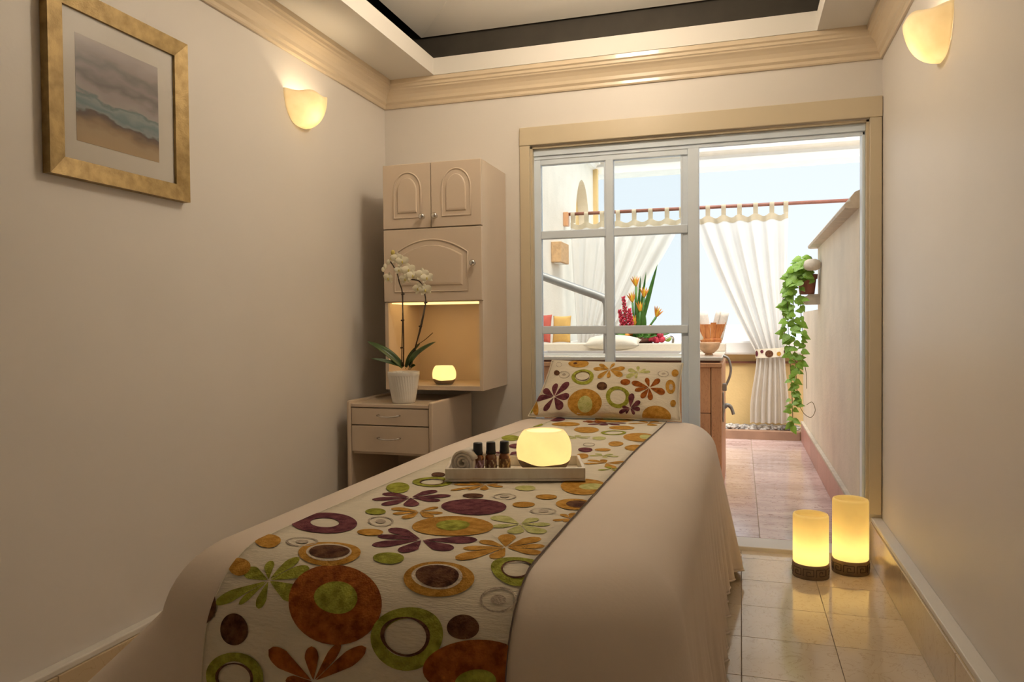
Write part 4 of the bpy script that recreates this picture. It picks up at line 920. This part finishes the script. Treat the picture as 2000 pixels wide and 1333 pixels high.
strap_leaf('leaf', orc(794, 718), orc(854, 668, -.02), .026, .012, M['oleaf'], orch, Vector((0, .7, .7)))
strap_leaf('leaf', orc(804, 718, -.02), orc(836, 682, -.06), .032, .008, M['oleaf'], orch, Vector((0, .5, .8)))
strap_leaf('leaf', orc(792, 718, .02), orc(818, 672, .02), .020, .008, M['oleaf'], orch, Vector((.5, .6, .6)))
strap_leaf('leaf', orc(808, 720, -.03), orc(822, 712, -.06), .014, .004, M['oleaf'], orch, Vector((0, .7, .7)))
def spline(pts, n=8):
    pts = [Vector(q) for q in pts]; out = []
    for i in range(len(pts)-1):
        a_, b_, c_, d_ = pts[max(i-1, 0)], pts[i], pts[i+1], pts[min(i+2, len(pts)-1)]
        for k_ in range(n):
            t = k_/n; out.append(.5*((2*b_)+(c_-a_)*t+(2*a_-5*b_+4*c_-d_)*t*t+(3*b_-a_-3*c_+d_)*t**3))
    return out+[pts[-1]]
for st, rod_ in (([(789, 716), (790, 660), (789, 600), (788, 570), (783, 553), (779, 535), (772, 521), (766, 512)], [(787, 716), (791, 572)]), ([(803, 718), (812, 680), (824, 640), (832, 600), (833, 585), (829, 568), (822, 552), (806, 548)], [(805, 718), (835, 590)])):
    MB().tube(spline([orc(*q) for q in st]), .0032, 7).build('flower_stem', M['stem'], orch)
    MB().tube([orc(rod_[0][0], rod_[0][1], -.008), orc(rod_[1][0], rod_[1][1], -.006)], .0026, 6).build('support_stick', M['stem'], orch)
    for q in (.25, .62, .97):
        c_ = orc(lerp(rod_[0][0], rod_[1][0], q), lerp(rod_[0][1], rod_[1][1], q), -.004); b = MB(); b.tube([c_+Vector((-.008, -.002, 0)), c_+Vector((.008, -.002, .002))], .004, 6); b.build('clip', M['stem'], orch)
MB().tube(spline([orc(813, 676), orc(830, 665), orc(846, 651)]), .0018, 6).build('aerial_root', M['stem'], orch)
def petal(b, c_, ax, side, nrm, L_, W_, cup):
    def fn(s, t):
        hw_ = W_*math.sin(PI*min(1, s*.97+.03)**.85)**.6 if s < 1 else 0; e2 = 2*t-1
        return c_+ax*L_*s+side*e2*hw_+nrm*(cup*s*s-abs(e2)**2*hw_*.3)
    b.grid(fn, 8, 6)
def orchid_flower(c_, s, facing, roll):
    f = Vector(facing).normalized(); u = Vector((0, 0, 1)); u = (u-f*u.dot(f)).normalized(); r_ = f.cross(u)
    def dirn(a_): return u*math.cos(a_+roll)+r_*math.sin(a_+roll)
    b = MB()
    for a_, L_, W_, ft in ((0, .95, .30, -.004), (2.25, .95, .28, -.004), (-2.25, .95, .28, -.004), (1.25, 1.0, .52, .003), (-1.25, 1.0, .52, .003)):
        s_f = s*1.3; d = dirn(a_); petal(b, c_+f*ft, d, f.cross(d), f, s_f*L_, s_f*W_, s_f*.12)
    o = b.build('blossom', M['petal'], orch, fix=False)
    b = MB(); b.ball(c_+f*.004-u*s*.18, s*.16, s*.16, s*.24, 8, 6); b.ball(c_+f*.005, s*.12, seg=8, rings=6); b.build('lip', M['petal_c'], o)
for px, py, s, fc in ((781, 507, .026, (-.1, -1, .1)), (792, 513, .026, (.3, -1, 0)), (765, 545, .025, (-.3, -1, -.1)), (804, 530, .028, (.2, -1, .1)), (797, 547, .025, (-.1, -1, -.2)), (812, 541, .024, (.5, -1, .1)), (830, 540, .028, (.2, -1, 0)), (838, 546, .025, (.6, -1, 0)), (822, 566, .026, (-.3, -1, -.1)), (835, 569, .026, (.3, -1, -.1)), (786, 530, .020, (.1, -1, .2))):
    orchid_flower(orc(px, py, -.012-.006*ro.random()), s, fc, ro.uniform(-.25, .25))
for px, py in ((757, 521), (763, 513), (753, 527), (770, 505), (772, 495)):
    c_ = orc(px, py, -.004); b = MB(); b.ball(c_, .010, .009, .013, 9, 7); b.build('bud', M['petal'] if px < 770 else M['petal_c'], orch)

# ------------------------------------------------------------------ pillar candles on the floor
def pillar(label, x, y, r, h, hb, watt):
    p0 = Vector((x, y, .0005)); t = thing('pillar_candle', label, 'candle', p0, 'pillar candles on the floor')
    MB().lathe([(r*.97, hb), (r, hb+.004), (r, h-.010), (r-.003, h-.002), (r-.008, h), (r-.013, h-.004), (r-.015, h-.016), (r-.018, h-.030), (0, h-.036)], p0, 56).build('wax_pillar', M['waxp'], t)
    MB().lathe([(0, 0), (r+.001, 0), (r+.0025, .002), (r+.0025, hb-.002), (r+.001, hb), (0, hb)], p0, 56).build('base_band', M['cbase'], t)
    key = MB(); n = 9; w_ = 2*PI/n; R_ = r+.0034
    path = [(.06, .12), (.06, .88), (.86, .88), (.86, .20), (.34, .20), (.34, .62), (.60, .62), (.60, .44)]
    z_lo, z_hi = hb*.16, hb*.84; lw_ = .0026
    def cyl(a_, z_): return p0+Vector((R_*math.cos(a_), R_*math.sin(a_), z_))
    for i in range(n):
        for (a1, b1), (a2, b2) in zip(path, path[1:]):
            A1, A2 = (i+a1)*w_, (i+a2)*w_; Z1_, Z2_ = lerp(z_lo, z_hi, b1), lerp(z_lo, z_hi, b2)
            if abs(a1-a2) < 1e-6:
                da = lw_/2/R_; key.add([cyl(A1-da, Z1_), cyl(A1+da, Z1_), cyl(A1+da, Z2_), cyl(A1-da, Z2_)], [(0, 1, 2, 3)])
            else:
                m_ = 4
                for q in range(m_): key.add([cyl(lerp(A1, A2, q/m_), Z1_-lw_/2), cyl(lerp(A1, A2, (q+1)/m_), Z1_-lw_/2), cyl(lerp(A1, A2, (q+1)/m_), Z1_+lw_/2), cyl(lerp(A1, A2, q/m_), Z1_+lw_/2)], [(0, 1, 2, 3)])
    o = key.build('greek_key', M['keyline'], t); md = o.modifiers.new('thickness', 'SOLIDIFY'); md.thickness = .0012
    lamp('candle_light', p0+Vector((0, 0, hb+.055)), watt, (1, .74, .34), .012)
    MB().tube([p0+Vector((0, 0, hb)), p0+Vector((0, 0, hb+.045))], [.008, .005], 8).build('flame_bulb', M['bulb'], t)
pillar('shorter glowing pillar candle with a greek key base on the floor', .290, 3.465, .0735, .272, .060, .42)
pillar('taller glowing pillar candle with a greek key base by the baseboard', .462, 3.565, .0745, .325, .060, .36)
# ------------------------------------------------------------------ hot tub on the patio
TX0, TX1, TY0, TY1, TDZ = PX0+.002, -.108, 4.52, 5.75, .905
tub = thing('hot_tub', 'built-in tub clad in orange wood panels with marble deck', 'hot tub', ((TX0+TX1)/2, TY0, PZ))
MB().box(TX0, TX1-.03, TY0+.03, TY1, PZ+.001, TDZ-.045).build('tub_body', M['wood_d'], tub)
x = TX1-.06; pwid = .195
rows = [(PZ+.005, .275), (.278, .572), (.575, .845)]
while x > TX0+.02:
    xa = max(TX0, x-pwid)
    for za, zb in rows: MB().box(xa+.0015, x-.0015, TY0, TY0+.03, za, zb, .003).build('panel', M['wood'], tub)
    x = xa
MB().box(TX1-.058, TX1, TY0-.004, TY0+.05, PZ+.005, .845, .004).build('corner_post', M['wood'], tub)
y = TY0+.05
while y < TY1-.02:
    ya = min(TY1, y+.3)
    for za, zb in rows: MB().box(TX1-.03, TX1, y+.0015, ya-.0015, za, zb, .003).build('panel', M['stucco_p'] if False else M['wood'], tub)
    y = ya
MB().box(TX0, TX1+.004, TY0-.012, TY0+.05, .845, .872, .004).build('top_rail', M['wood'], tub)
MB().box(TX0, TX1-.01, TY0+.01, TY0+.05, .872, .884).build('recess_strip', M['wood_d'], tub)
b = MB(); b.box(TX0, TX1+.006, TY0-.004, 4.72, .884, TDZ, .004); b.box(TX0, -1.35, 4.72, TY1, .884, TDZ, .003); b.box(-.35, TX1+.006, 4.72, TY1, .884, TDZ, .003); b.box(-1.35, -.35, 5.22, TY1, .884, TDZ, .003)
b.build('marble_deck', M['deck'], tub)
b = MB(); b.box(-1.34, -.36, 4.73, 5.21, .60, .62); b.box(-1.35, -1.33, 4.72, 5.22, .60, TDZ+.012); b.box(-.37, -.35, 4.72, 5.22, .60, TDZ+.012); b.box(-1.33, -.37, 4.72, 4.74, .60, TDZ+.012); b.box(-1.33, -.37, 5.20, 5.22, .60, TDZ+.012)
b.build('basin', M['white'], tub)
MB().box(TX0, TX1+.006, 5.46, TY1, TDZ, .962, .006).build('back_ledge', M['deck'], tub)
# mixer on the tub's side
mx = thing('tub_mixer', 'satin steel mixer with curved hose on the side of the tub', 'faucet', (TX1, 4.74, .5))
MB().lathe([(0, 0), (.045, 0), (.045, .006), (.03, .012), (0, .014)], (TX1+.001, 4.74, .585), 24, mat=Matrix.Rotation(PI/2, 4, 'Y')).build('wall_plate', M['steel'], mx)
MB().box(TX1+.001, TX1+.009, 4.70, 4.78, .50, .68, .003).build('backplate', M['steel'], mx)
MB().tube(spline([(TX1+.010, 4.74, .588), (TX1+.030, 4.74, .602), (TX1+.052, 4.74, .585), (TX1+.066, 4.735, .545)]), [.014]*8+[.012]*8+[.010]*9, 10).build('lever', M['steel'], mx)
MB().tube(spline([(TX1+.004, 4.74, .905), (TX1+.035, 4.74, .888), (TX1+.05, 4.74, .83), (TX1+.044, 4.74, .78), (TX1+.022, 4.74, .725)]), .0075, 8).build('hose', M['steel'], mx)
MB().box(TX1+.001, TX1+.026, 4.722, 4.758, .690, .735, .004).build('hose_holder', M['steel'], mx)
# small spout on deck by the stile
sp_ = thing('deck_spout', 'small chrome spout on the tub deck', 'faucet', (-.47, 5.48, .962))
MB().tube(spline([(-.47, 5.50, .9625), (-.47, 5.50, 1.0), (-.49, 5.48, 1.012), (-.52, 5.46, .995)]), .009, 8).build('spout', M['chrome'], sp_)
# hand rail beside the tub
hr = thing('grab_rail', 'satin steel grab rail sloping beside the tub', 'handrail', (-.865, 5.0, TDZ))
MB().tube(spline([(-1.52, 5.0, 1.52), (-1.31, 5.0, 1.441), (-1.05, 5.0, 1.344), (-.91, 5.0, 1.292), (-.872, 5.0, 1.265), (-.862, 5.0, 1.21), (-.862, 5.0, 1.0), (-.862, 5.0, .625)]), .028, 12).build('tube', M['steel'], hr)
MB().tube([(-1.698, 5.0, 1.585), (-1.52, 5.0, 1.52)], .028, 12).build('tube', M['steel'], hr)
MB().lathe([(0, 0), (.04, 0), (.04, .006), (0, .006)], (-1.699, 5.0, 1.586), 16, mat=Matrix.Rotation(PI/2, 4, 'Y')).build('flange', M['steel'], hr)

# soft cushion builder
def cushion(name, label, c_, ex, ey, th, mt, cat='cushion', pw=.45):
    c_, ex, ey = Vector(c_), Vector(ex), Vector(ey); n_ = ex.cross(ey).normalized(); b = MB()
    for sd_ in (1, -1):
        b.grid(lambda s, t: c_+ex*(2*s-1)*(1-.06*(1-(2*t-1)**2)*abs(2*s-1)**2)+ey*(2*t-1)*(1-.06*(1-(2*s-1)**2))+n_*sd_*th*((1-(2*s-1)**2)*(1-(2*t-1)**2)+1e-9)**pw, 20, 20)
    return tag(b.build(name, mt), label, cat)
cushion('bath_pillow', 'cream bath pillow lying on the tub deck', (-.885, 5.35, TDZ+.066), (.205, -.03, 0), (0, .075, .02), .055, M['cushion'])
cushion('red_cushion', 'red cushion at the far left end of the tub deck', (-1.475, 5.63, 1.075), (.065, 0, 0), (0, .03, .11), .03, M['red_c'])
cushion('ochre_cushion', 'ochre cushion beside the red cushion on the tub deck', (-1.33, 5.65, 1.070), (.072, 0, 0), (0, .02, .105), .03, M['yel_c'])
# sandstone wall light
wl = thing('patio_wall_light', 'square sandstone wall light on the white patio wall', 'wall lamp', (PX0, 6.98, 1.69))
MB().box(PX0+.001, PX0+.10, 6.80, 7.12, 1.692, 1.885, .006).build('stone_box', M['sandlamp'], wl)
MB().box(PX0+.02, PX0+.08, 6.83, 7.09, 1.686, 1.691).build('diffuser', M['white'], wl)

# ------------------------------------------------------------------ curtain rod and curtains
RY, RZ = 7.36, 2.205
rd = thing('curtain_rod', 'dark wooden rod carrying the patio curtains', 'curtain rod', (-.4, RY, RZ))
MB().tube([(PX0, RY, RZ+.012), (1.25, RY, RZ)], .017, 12).build('pole', M['rod'], rd)
MB().box(PX0+.001, PX0+.05, RY-.05, RY+.03, RZ-.11, RZ+.03, .006).build('bracket', M['wood'], rd)
MB().box(1.2, 1.28, RY-.04, RY+.2, RZ-2.3, RZ+.05, .006).build('post', M['rod'], rd)
def curtain(label, xa, xb, tie_a, tie_b, bot_a, bot_b, ztie, zbot, ntab, folds, seed, tieout, band_xy):
    t = thing('curtain', label, 'curtain', ((xa+xb)/2, RY, zbot), 'white tab top curtains')
    zt_ = RZ-.075; rc = random.Random(seed); ph = rc.uniform(0, 6)
    def fn(s, q):
        # q 0 at the top, 1 at the hem; the tie at qt
        qt = (zt_-ztie)/(zt_-zbot)
        if q < qt:
            e_ = (q/qt); ee = e_**1.15
            # diagonal sweep: the free edge falls straight from the rod to the tie
            x0 = lerp(xa, tie_a, ee); x1 = lerp(xb, tie_b, ee); amp = lerp(.028, .020, e_)
        else:
            e_ = (q-qt)/(1-qt); ee = smooth(e_*1.2); x0 = lerp(tie_a, bot_a, ee); x1 = lerp(tie_b, bot_b, ee); amp = lerp(.020, .040, e_)
        z_ = lerp(zt_, zbot, q)
        x_ = lerp(x0, x1, s)+.004*math.sin(s*folds*2*PI+ph)
        z_ -= .028*(math.sin(PI*s*(ntab-1))**2)*max(0, 1-q*9)*1.0
        yo = amp*math.sin(s*folds*2*PI+ph+.6*math.sin(q*5))+.006*math.sin(s*folds*4.6*PI+1+q*3)
        return Vector((x_, RY-.01+yo*min(1, .25+q*5), z_))
    b = MB(); b.grid(fn, 110, 70); o = b.build('cloth', M['curtain'], t, fix=False)
    hb = MB(); hb.grid(lambda s, q: fn(s, q*.030)+Vector((0, -.003, 0)), 110, 4); hb.build('header_band', M['header'], o, fix=False)
    for k_ in range(ntab):
        s = k_/(ntab-1); x_ = lerp(xa, xb, s); x_ = min(max(x_, min(xa, xb)+.022), max(xa, xb)-.022); b = MB()
        zc_ = RZ+.004
        b.grid(lambda u_, q: Vector((x_+(u_-.5)*.042, RY-.004+(-1 if q < .5 else 1)*.02*math.sin(PI*min(1, max(0, .15+.85*(1-abs(2*q-1)))))*(1 if True else 0), zc_-.07+.092*math.sin(PI*q)**.6 if 0 < q < 1 else zc_-.085)), 2, 18)
        b.build('tab', M['header'], t, fix=False)
    if tieout:
        bx0, bx1, bz = band_xy; b = MB(); xc_ = (tie_a+tie_b)/2; hw_ = abs(tie_b-tie_a)/2+.012
        b.grid(lambda s, q: Vector((xc_+hw_*math.cos(2*PI*s), RY-.01+.062*math.sin(2*PI*s), bz+(q-.5)*.085+.01*math.cos(2*PI*s))), 40, 3, True, True)
        bd = b.build('tie_band', M['runner'], t, fix=False)
        b = MB(); b.grid(lambda s, q: Vector((lerp(xc_+hw_*.9, bx1, s), RY-.03+.03*s, bz+.01+(q-.5)*lerp(.085, .06, s))), 6, 3); b.build('tie_strap', M['runner'], t, fix=False)
        for ang, col_, rr_ in ((-2.75, 'm_purple', .030), (-2.2, 'm_purple', .018), (-1.7, 'm_brown', .036), (-1.05, 'm_gold', .022), (-.5, 'm_brown', .020)):
            b = MB()
            b.grid(lambda s, q: Vector((xc_+(hw_+.002)*math.cos(ang+rr_*1.0/hw_*q*math.cos(2*PI*s)), RY-.01+.0645*math.sin(ang+rr_/hw_*q*math.cos(2*PI*s)), bz+(-.008 if rr_ > .02 else .012)+rr_*q*math.sin(2*PI*s)*.9)), 20, 3, True, True)
            b.build('disc_motif', M[col_], bd, fix=False)
    return t
curtain('white tab top curtain tied back near the hanging ivy', -.44, .425, .145, .395, .085, .43, .815, .165, 7, 6, 2, True, (.395, .50, .825))
curtain('white tab top curtain swept toward the white patio wall', -1.63, -.52, -1.56, -1.30, -1.60, -1.26, .88, .20, 8, 7, 5, False, None)

# ------------------------------------------------------------------ ivy in a wall pot
IX, IY = .466, 5.86
br = thing('stone_bracket', 'pale stone scroll brackets holding the ivy pot', 'bracket', (PX1, IY, 1.24))
b = MB(); b.prism([(.0, 0), (-.09, .0), (-.125, .03), (-.115, .055), (-.085, .062), (-.07, .075), (0, .075)], lambda a_, b_, d: Vector((PX1-.0005+a_, d, 1.235+b_)), IY-.05, IY+.05); b.build('shelf_scroll', M['stone'], br)
b = MB(); b.lathe([(0, 0), (.03, .0), (.052, .012), (.058, .04), (.05, .068), (.03, .08), (0, .082)], (PX1-.06, IY-.15, 1.475), 20); b.box(PX1-.06, PX1-.0005, IY-.18, IY-.12, 1.49, 1.535, .008); b.build('scroll_knob', M['stone'], br)
ivy = thing('potted_ivy', 'trailing ivy in a terracotta pot on the peach wall', 'plant', (IX, IY, 1.311))
MB().lathe([(0, 0), (.048, 0), (.052, .005), (.064, .11), (.072, .112), (.074, .145), (.066, .145), (.062, .118), (0, .115)], (IX, IY, 1.311), 32).build('pot', M['terra'], ivy)
ri = random.Random(11)
lm = MB()
pts_l = [(0, .06), (.22, 0), (.42, .22), (.40, .48), (.22, .82), (0, 1.22), (-.22, .82), (-.40, .48), (-.42, .22), (-.22, 0)]
lm.add([(0, .45, .06)]+[(x_, y_, -.05*abs(x_)) for x_, y_ in pts_l], [(0, 1+i, 1+(i+1) % 10) for i in range(10)], True)
proto_leaf = None
def ivy_leaf(pos, size, dirn):
    global proto_leaf
    if proto_leaf is None: proto_leaf = lm.build('leaf', M['ivy'], None).data; bpy.data.objects.remove([o for o in bpy.data.objects if o.data == proto_leaf][0])
    o = bpy.data.objects.new('leaf', proto_leaf); C.objects.link(o); o.parent = ivy
    o.location = Vector(pos)-woff(ivy); o.scale = (size, size, size)
    d = Vector(dirn).normalized(); nrm = Vector((ri.uniform(-.5, .3), -1, ri.uniform(.1, .9))).normalized()
    xax = d.cross(nrm).normalized(); nrm = xax.cross(d)
    o.rotation_euler = Matrix((xax, d, nrm)).transposed().to_euler(); return o
strands = [([(IX, IY, 1.45), (.40, IY-.06, 1.52), (.335, IY-.07, 1.42), (.33, IY-.06, 1.15), (.345, IY-.05, .85), (.36, IY-.05, .55), (.365, IY-.05, .33)], 46), ([(IX, IY-.02, 1.45), (.43, IY-.08, 1.53), (.375, IY-.08, 1.42), (.37, IY-.06, 1.1), (.385, IY-.06, .75), (.40, IY-.05, .50)], 42), ([(IX, IY, 1.45), (.38, IY-.02, 1.5), (.31, IY-.03, 1.38), (.30, IY-.03, 1.2), (.315, IY-.03, .95)], 26), ([(IX, IY, 1.46), (.47, IY-.09, 1.55), (.42, IY-.10, 1.46), (.42, IY-.06, 1.2), (.435, IY-.05, .98), (.43, IY-.05, .78)], 24), ([(IX, IY, 1.46), (.48, IY-.06, 1.58), (.50, IY-.085, 1.53), (.495, IY-.085, 1.40)], 12), ([(IX, IY, 1.46), (.44, IY+.03, 1.57), (.39, IY+.04, 1.52), (.36, IY+.03, 1.40)], 16)]
for pts_, nleaf in strands:
    cv = spline(pts_, 10); MB().tube(cv, .003, 5).build('vine', M['ivystem'], ivy)
    nleaf = int(nleaf*1.35)
    for k_ in range(nleaf):
        q = (k_+.8)/nleaf; i_ = min(int(q*(len(cv)-1)), len(cv)-2); base = cv[i_]
        sdv = ri.choice((-1, 1)); d = Vector((sdv*ri.uniform(.3, 1), ri.uniform(-.5, .1), ri.uniform(-1, .05)))
        if base.x > .455: d.x = -abs(d.x)
        ivy_leaf(base+Vector((ri.uniform(-.015, .015), ri.uniform(-.04, 0), ri.uniform(-.01, .01))), ri.uniform(.042, .072)*(1.0 if q < .75 else .85), d)
MB().tube(spline([(.40, IY-.05, .52), (.44, IY-.04, .44), (.49, IY-.03, .41), (.52, IY-.02, .46), (.50, IY-.02, .52), (.46, IY-.03, .50)]), .0022, 5).build('tendril', M['ivystem'], ivy)
MB().tube(spline([(.43, IY-.05, .85), (.455, IY-.04, .75), (.46, IY-.04, .62)]), .0022, 5).build('tendril', M['ivystem'], ivy)

# ------------------------------------------------------------------ tropical flower arrangement on the tub's back ledge
FYc, FZ = 5.60, .9625
fl = thing('flower_arrangement', 'tropical arrangement of birds of paradise and red ginger on the tub ledge', 'flowers', (-.74, FYc, FZ))
kf = FYc/5.5
def FPt(px, py, dy=0.0): return Vector(((-.744+(px-1240)*.00366)*kf, FYc+dy, CAM_H+(.985+(665-py)*.003735-CAM_H)*kf))
b = MB(); b.lathe([(0, 0), (.11, 0), (.14, .03), (.135, .045), (0, .04)], (-.74, FYc, FZ), 24); b.build('flower_dish', M['wood_d'], fl)
rf2 = random.Random(21)
for k_ in range(26):
    a_ = rf2.uniform(0, 2*PI); base = Vector((-.74+.07*math.cos(a_), FYc+.05*math.sin(a_), FZ+.04)); tip = base+Vector((.17*math.cos(a_), .07*math.sin(a_)-.03, rf2.uniform(-.005, .09)))
    strap_leaf('leaf', base, tip, .030, .015, M['leaf'], fl, Vector((0, .6, .8)), 6)
for (px, py, w_, dy) in ((1285, 516, .018, .02), (1262, 530, .013, .03), (1252, 538, .012, 0), (1258, 605, .055, -.04), (1240, 570, .014, .02), (1270, 560, .014, .03)):
    strap_leaf('spear_leaf' if py < 600 else 'broad_leaf', FPt(1244, 662, dy), FPt(px, py, dy), w_, .01, M['leaf'], fl, Vector((1, .2, 0)), 12)
for px, py, bx, lean in ((1244, 546, 1246, -.1), (1237, 577, 1240, -.15), (1260, 568, 1250, .1), (1283, 606, 1255, .5), (1252, 596, 1247, .1), (1241, 622, 1242, -.1)):
    A, B = FPt(bx, 663, -.02), FPt(px, py+14, -.03)
    st = MB().tube([A, A.lerp(B, .6)+Vector((-lean*.01, 0, 0)), B], [.008, .007, .009], 7).build('strelitzia', M['leaf'], fl)
    for i in range(5):
        an = lean+(-.55+.25*i)*1.1; tip = B+Vector((math.sin(an)*.062, -.02+.01*i, math.cos(an)*.085))
        o = strap_leaf('petal', B, tip, .0065, .004, M['yellow' if i == 2 else 'orange'], st, Vector((1, 0, 0)) if abs(an) < .8 else Vector((0, .3, 1)), 7)
for px, py, bx, n_ in ((1219, 580, 1228, 7), (1231, 604, 1236, 6), (1211, 606, 1222, 6)):
    A, B = FPt(bx, 655, -.05), FPt(px, py, -.05); ax = B-A; b = MB()
    gs = MB().tube([A, B], .006, 6).build('ginger_stem', M['leaf'], fl)
    for i in range(n_*5):
        q = .25+.75*i/(n_*5); a_ = i*2.4; r_ = .030*(1-.75*q)+.006; c_ = A+ax*q; o_ = c_+Vector((math.cos(a_)*r_, math.sin(a_)*r_, .016))
        b.tube([c_, c_.lerp(o_, .6)+Vector((0, 0, -.002)), o_], [.005, .009, .002], 6)
    b.build('ginger_bract', M['pink'], gs)
for px, py, r_, mt_ in ((1273, 659, .034, 'pink'), (1285, 664, .028, 'pink'), (1295, 663, .026, 'pink'), (1307, 662, .024, 'lime'), (1292, 655, .024, 'pink'), (1236, 650, .022, 'orange'), (1272, 640, .020, 'orange'), (1245, 645, .022, 'yellow'), (1228, 655, .02, 'orange')):
    c_ = FPt(px, py, -.07); b = MB()
    b.grid(lambda s, t: c_+Vector((r_*math.sin(PI*t)*math.cos(2*PI*s), r_*math.sin(PI*t)*math.sin(2*PI*s), r_*.85*math.cos(PI*t)))*(1+.13*math.sin(10*PI*s+6*t)), 24, 10, True, True)
    b.build('flower_head', M[mt_], fl, fix=False)

# ------------------------------------------------------------------ wooden bucket with rolled towels, shell bowl
BX, BY, BZ = -.205, 5.56, .9625
bk = thing('wooden_bucket', 'orange wooden bucket holding rolled white towels', 'bucket', (BX, BY, BZ))
n_ = 16
for i in range(n_):
    a0, a1 = 2*PI*i/n_+.012, 2*PI*(i+1)/n_-.012; b = MB()
    def bp_(a_, z_, o_): r_ = lerp(.072, .112, z_/.15)+o_; return Vector((BX+r_*math.cos(a_), BY+r_*math.sin(a_), BZ+z_))
    hgt = .135+(.012 if i % 3 == 0 else 0)
    b.add([bp_(a0, 0, 0), bp_(a1, 0, 0), bp_(a1, hgt, 0), bp_(a0, hgt, 0), bp_(a0, 0, -.009), bp_(a1, 0, -.009), bp_(a1, hgt, -.009), bp_(a0, hgt, -.009)], [(0, 1, 2, 3), (4, 7, 6, 5), (0, 4, 5, 1), (3, 2, 6, 7), (0, 3, 7, 4), (1, 5, 6, 2)])
    b.build('stave', M['bucket'], bk)
MB().lathe([(0, .004), (.068, .004), (.068, .012), (0, .012)], (BX, BY, BZ), 24).build('bucket_floor', M['bucket'], bk)
MB().lathe([(.077, .02), (.0805, .02), (.0845, .034), (.081, .034)], (BX, BY, BZ), 32, True).build('hoop', M['bucket'], bk)
for i, (dx, dy, lx, lab) in enumerate(((-.050, -.02, -.022, 'rolled white towel leaning left in the wooden bucket'), (.050, -.012, .034, 'rolled white towel leaning right in the wooden bucket'))):
    roll_towel('rolled_towel', lab, (BX+dx*.8, BY+dy, BZ+.03), (BX+dx+lx, BY+dy, BZ+.222), .046, M['towel'], 'rolled towels in the bucket')
SX_, SY_ = -.190, 4.80
sb = thing('shell_bowl', 'pale coconut shell bowl on the corner of the tub deck', 'bowl', (SX_, SY_, TDZ))
MB().lathe([(0, .012), (.030, .013), (.058, .040), (.072, .078), (.068, .080), (.054, .044), (.028, .020), (0, .019)], (SX_, SY_, TDZ+.0005), 32).build('shell', M['shell'], sb)
MB().lathe([(.020, 0), (.026, 0), (.022, .014), (.016, .014)], (SX_, SY_, TDZ+.0005), 24, True).build('foot_ring', M['shell'], sb)
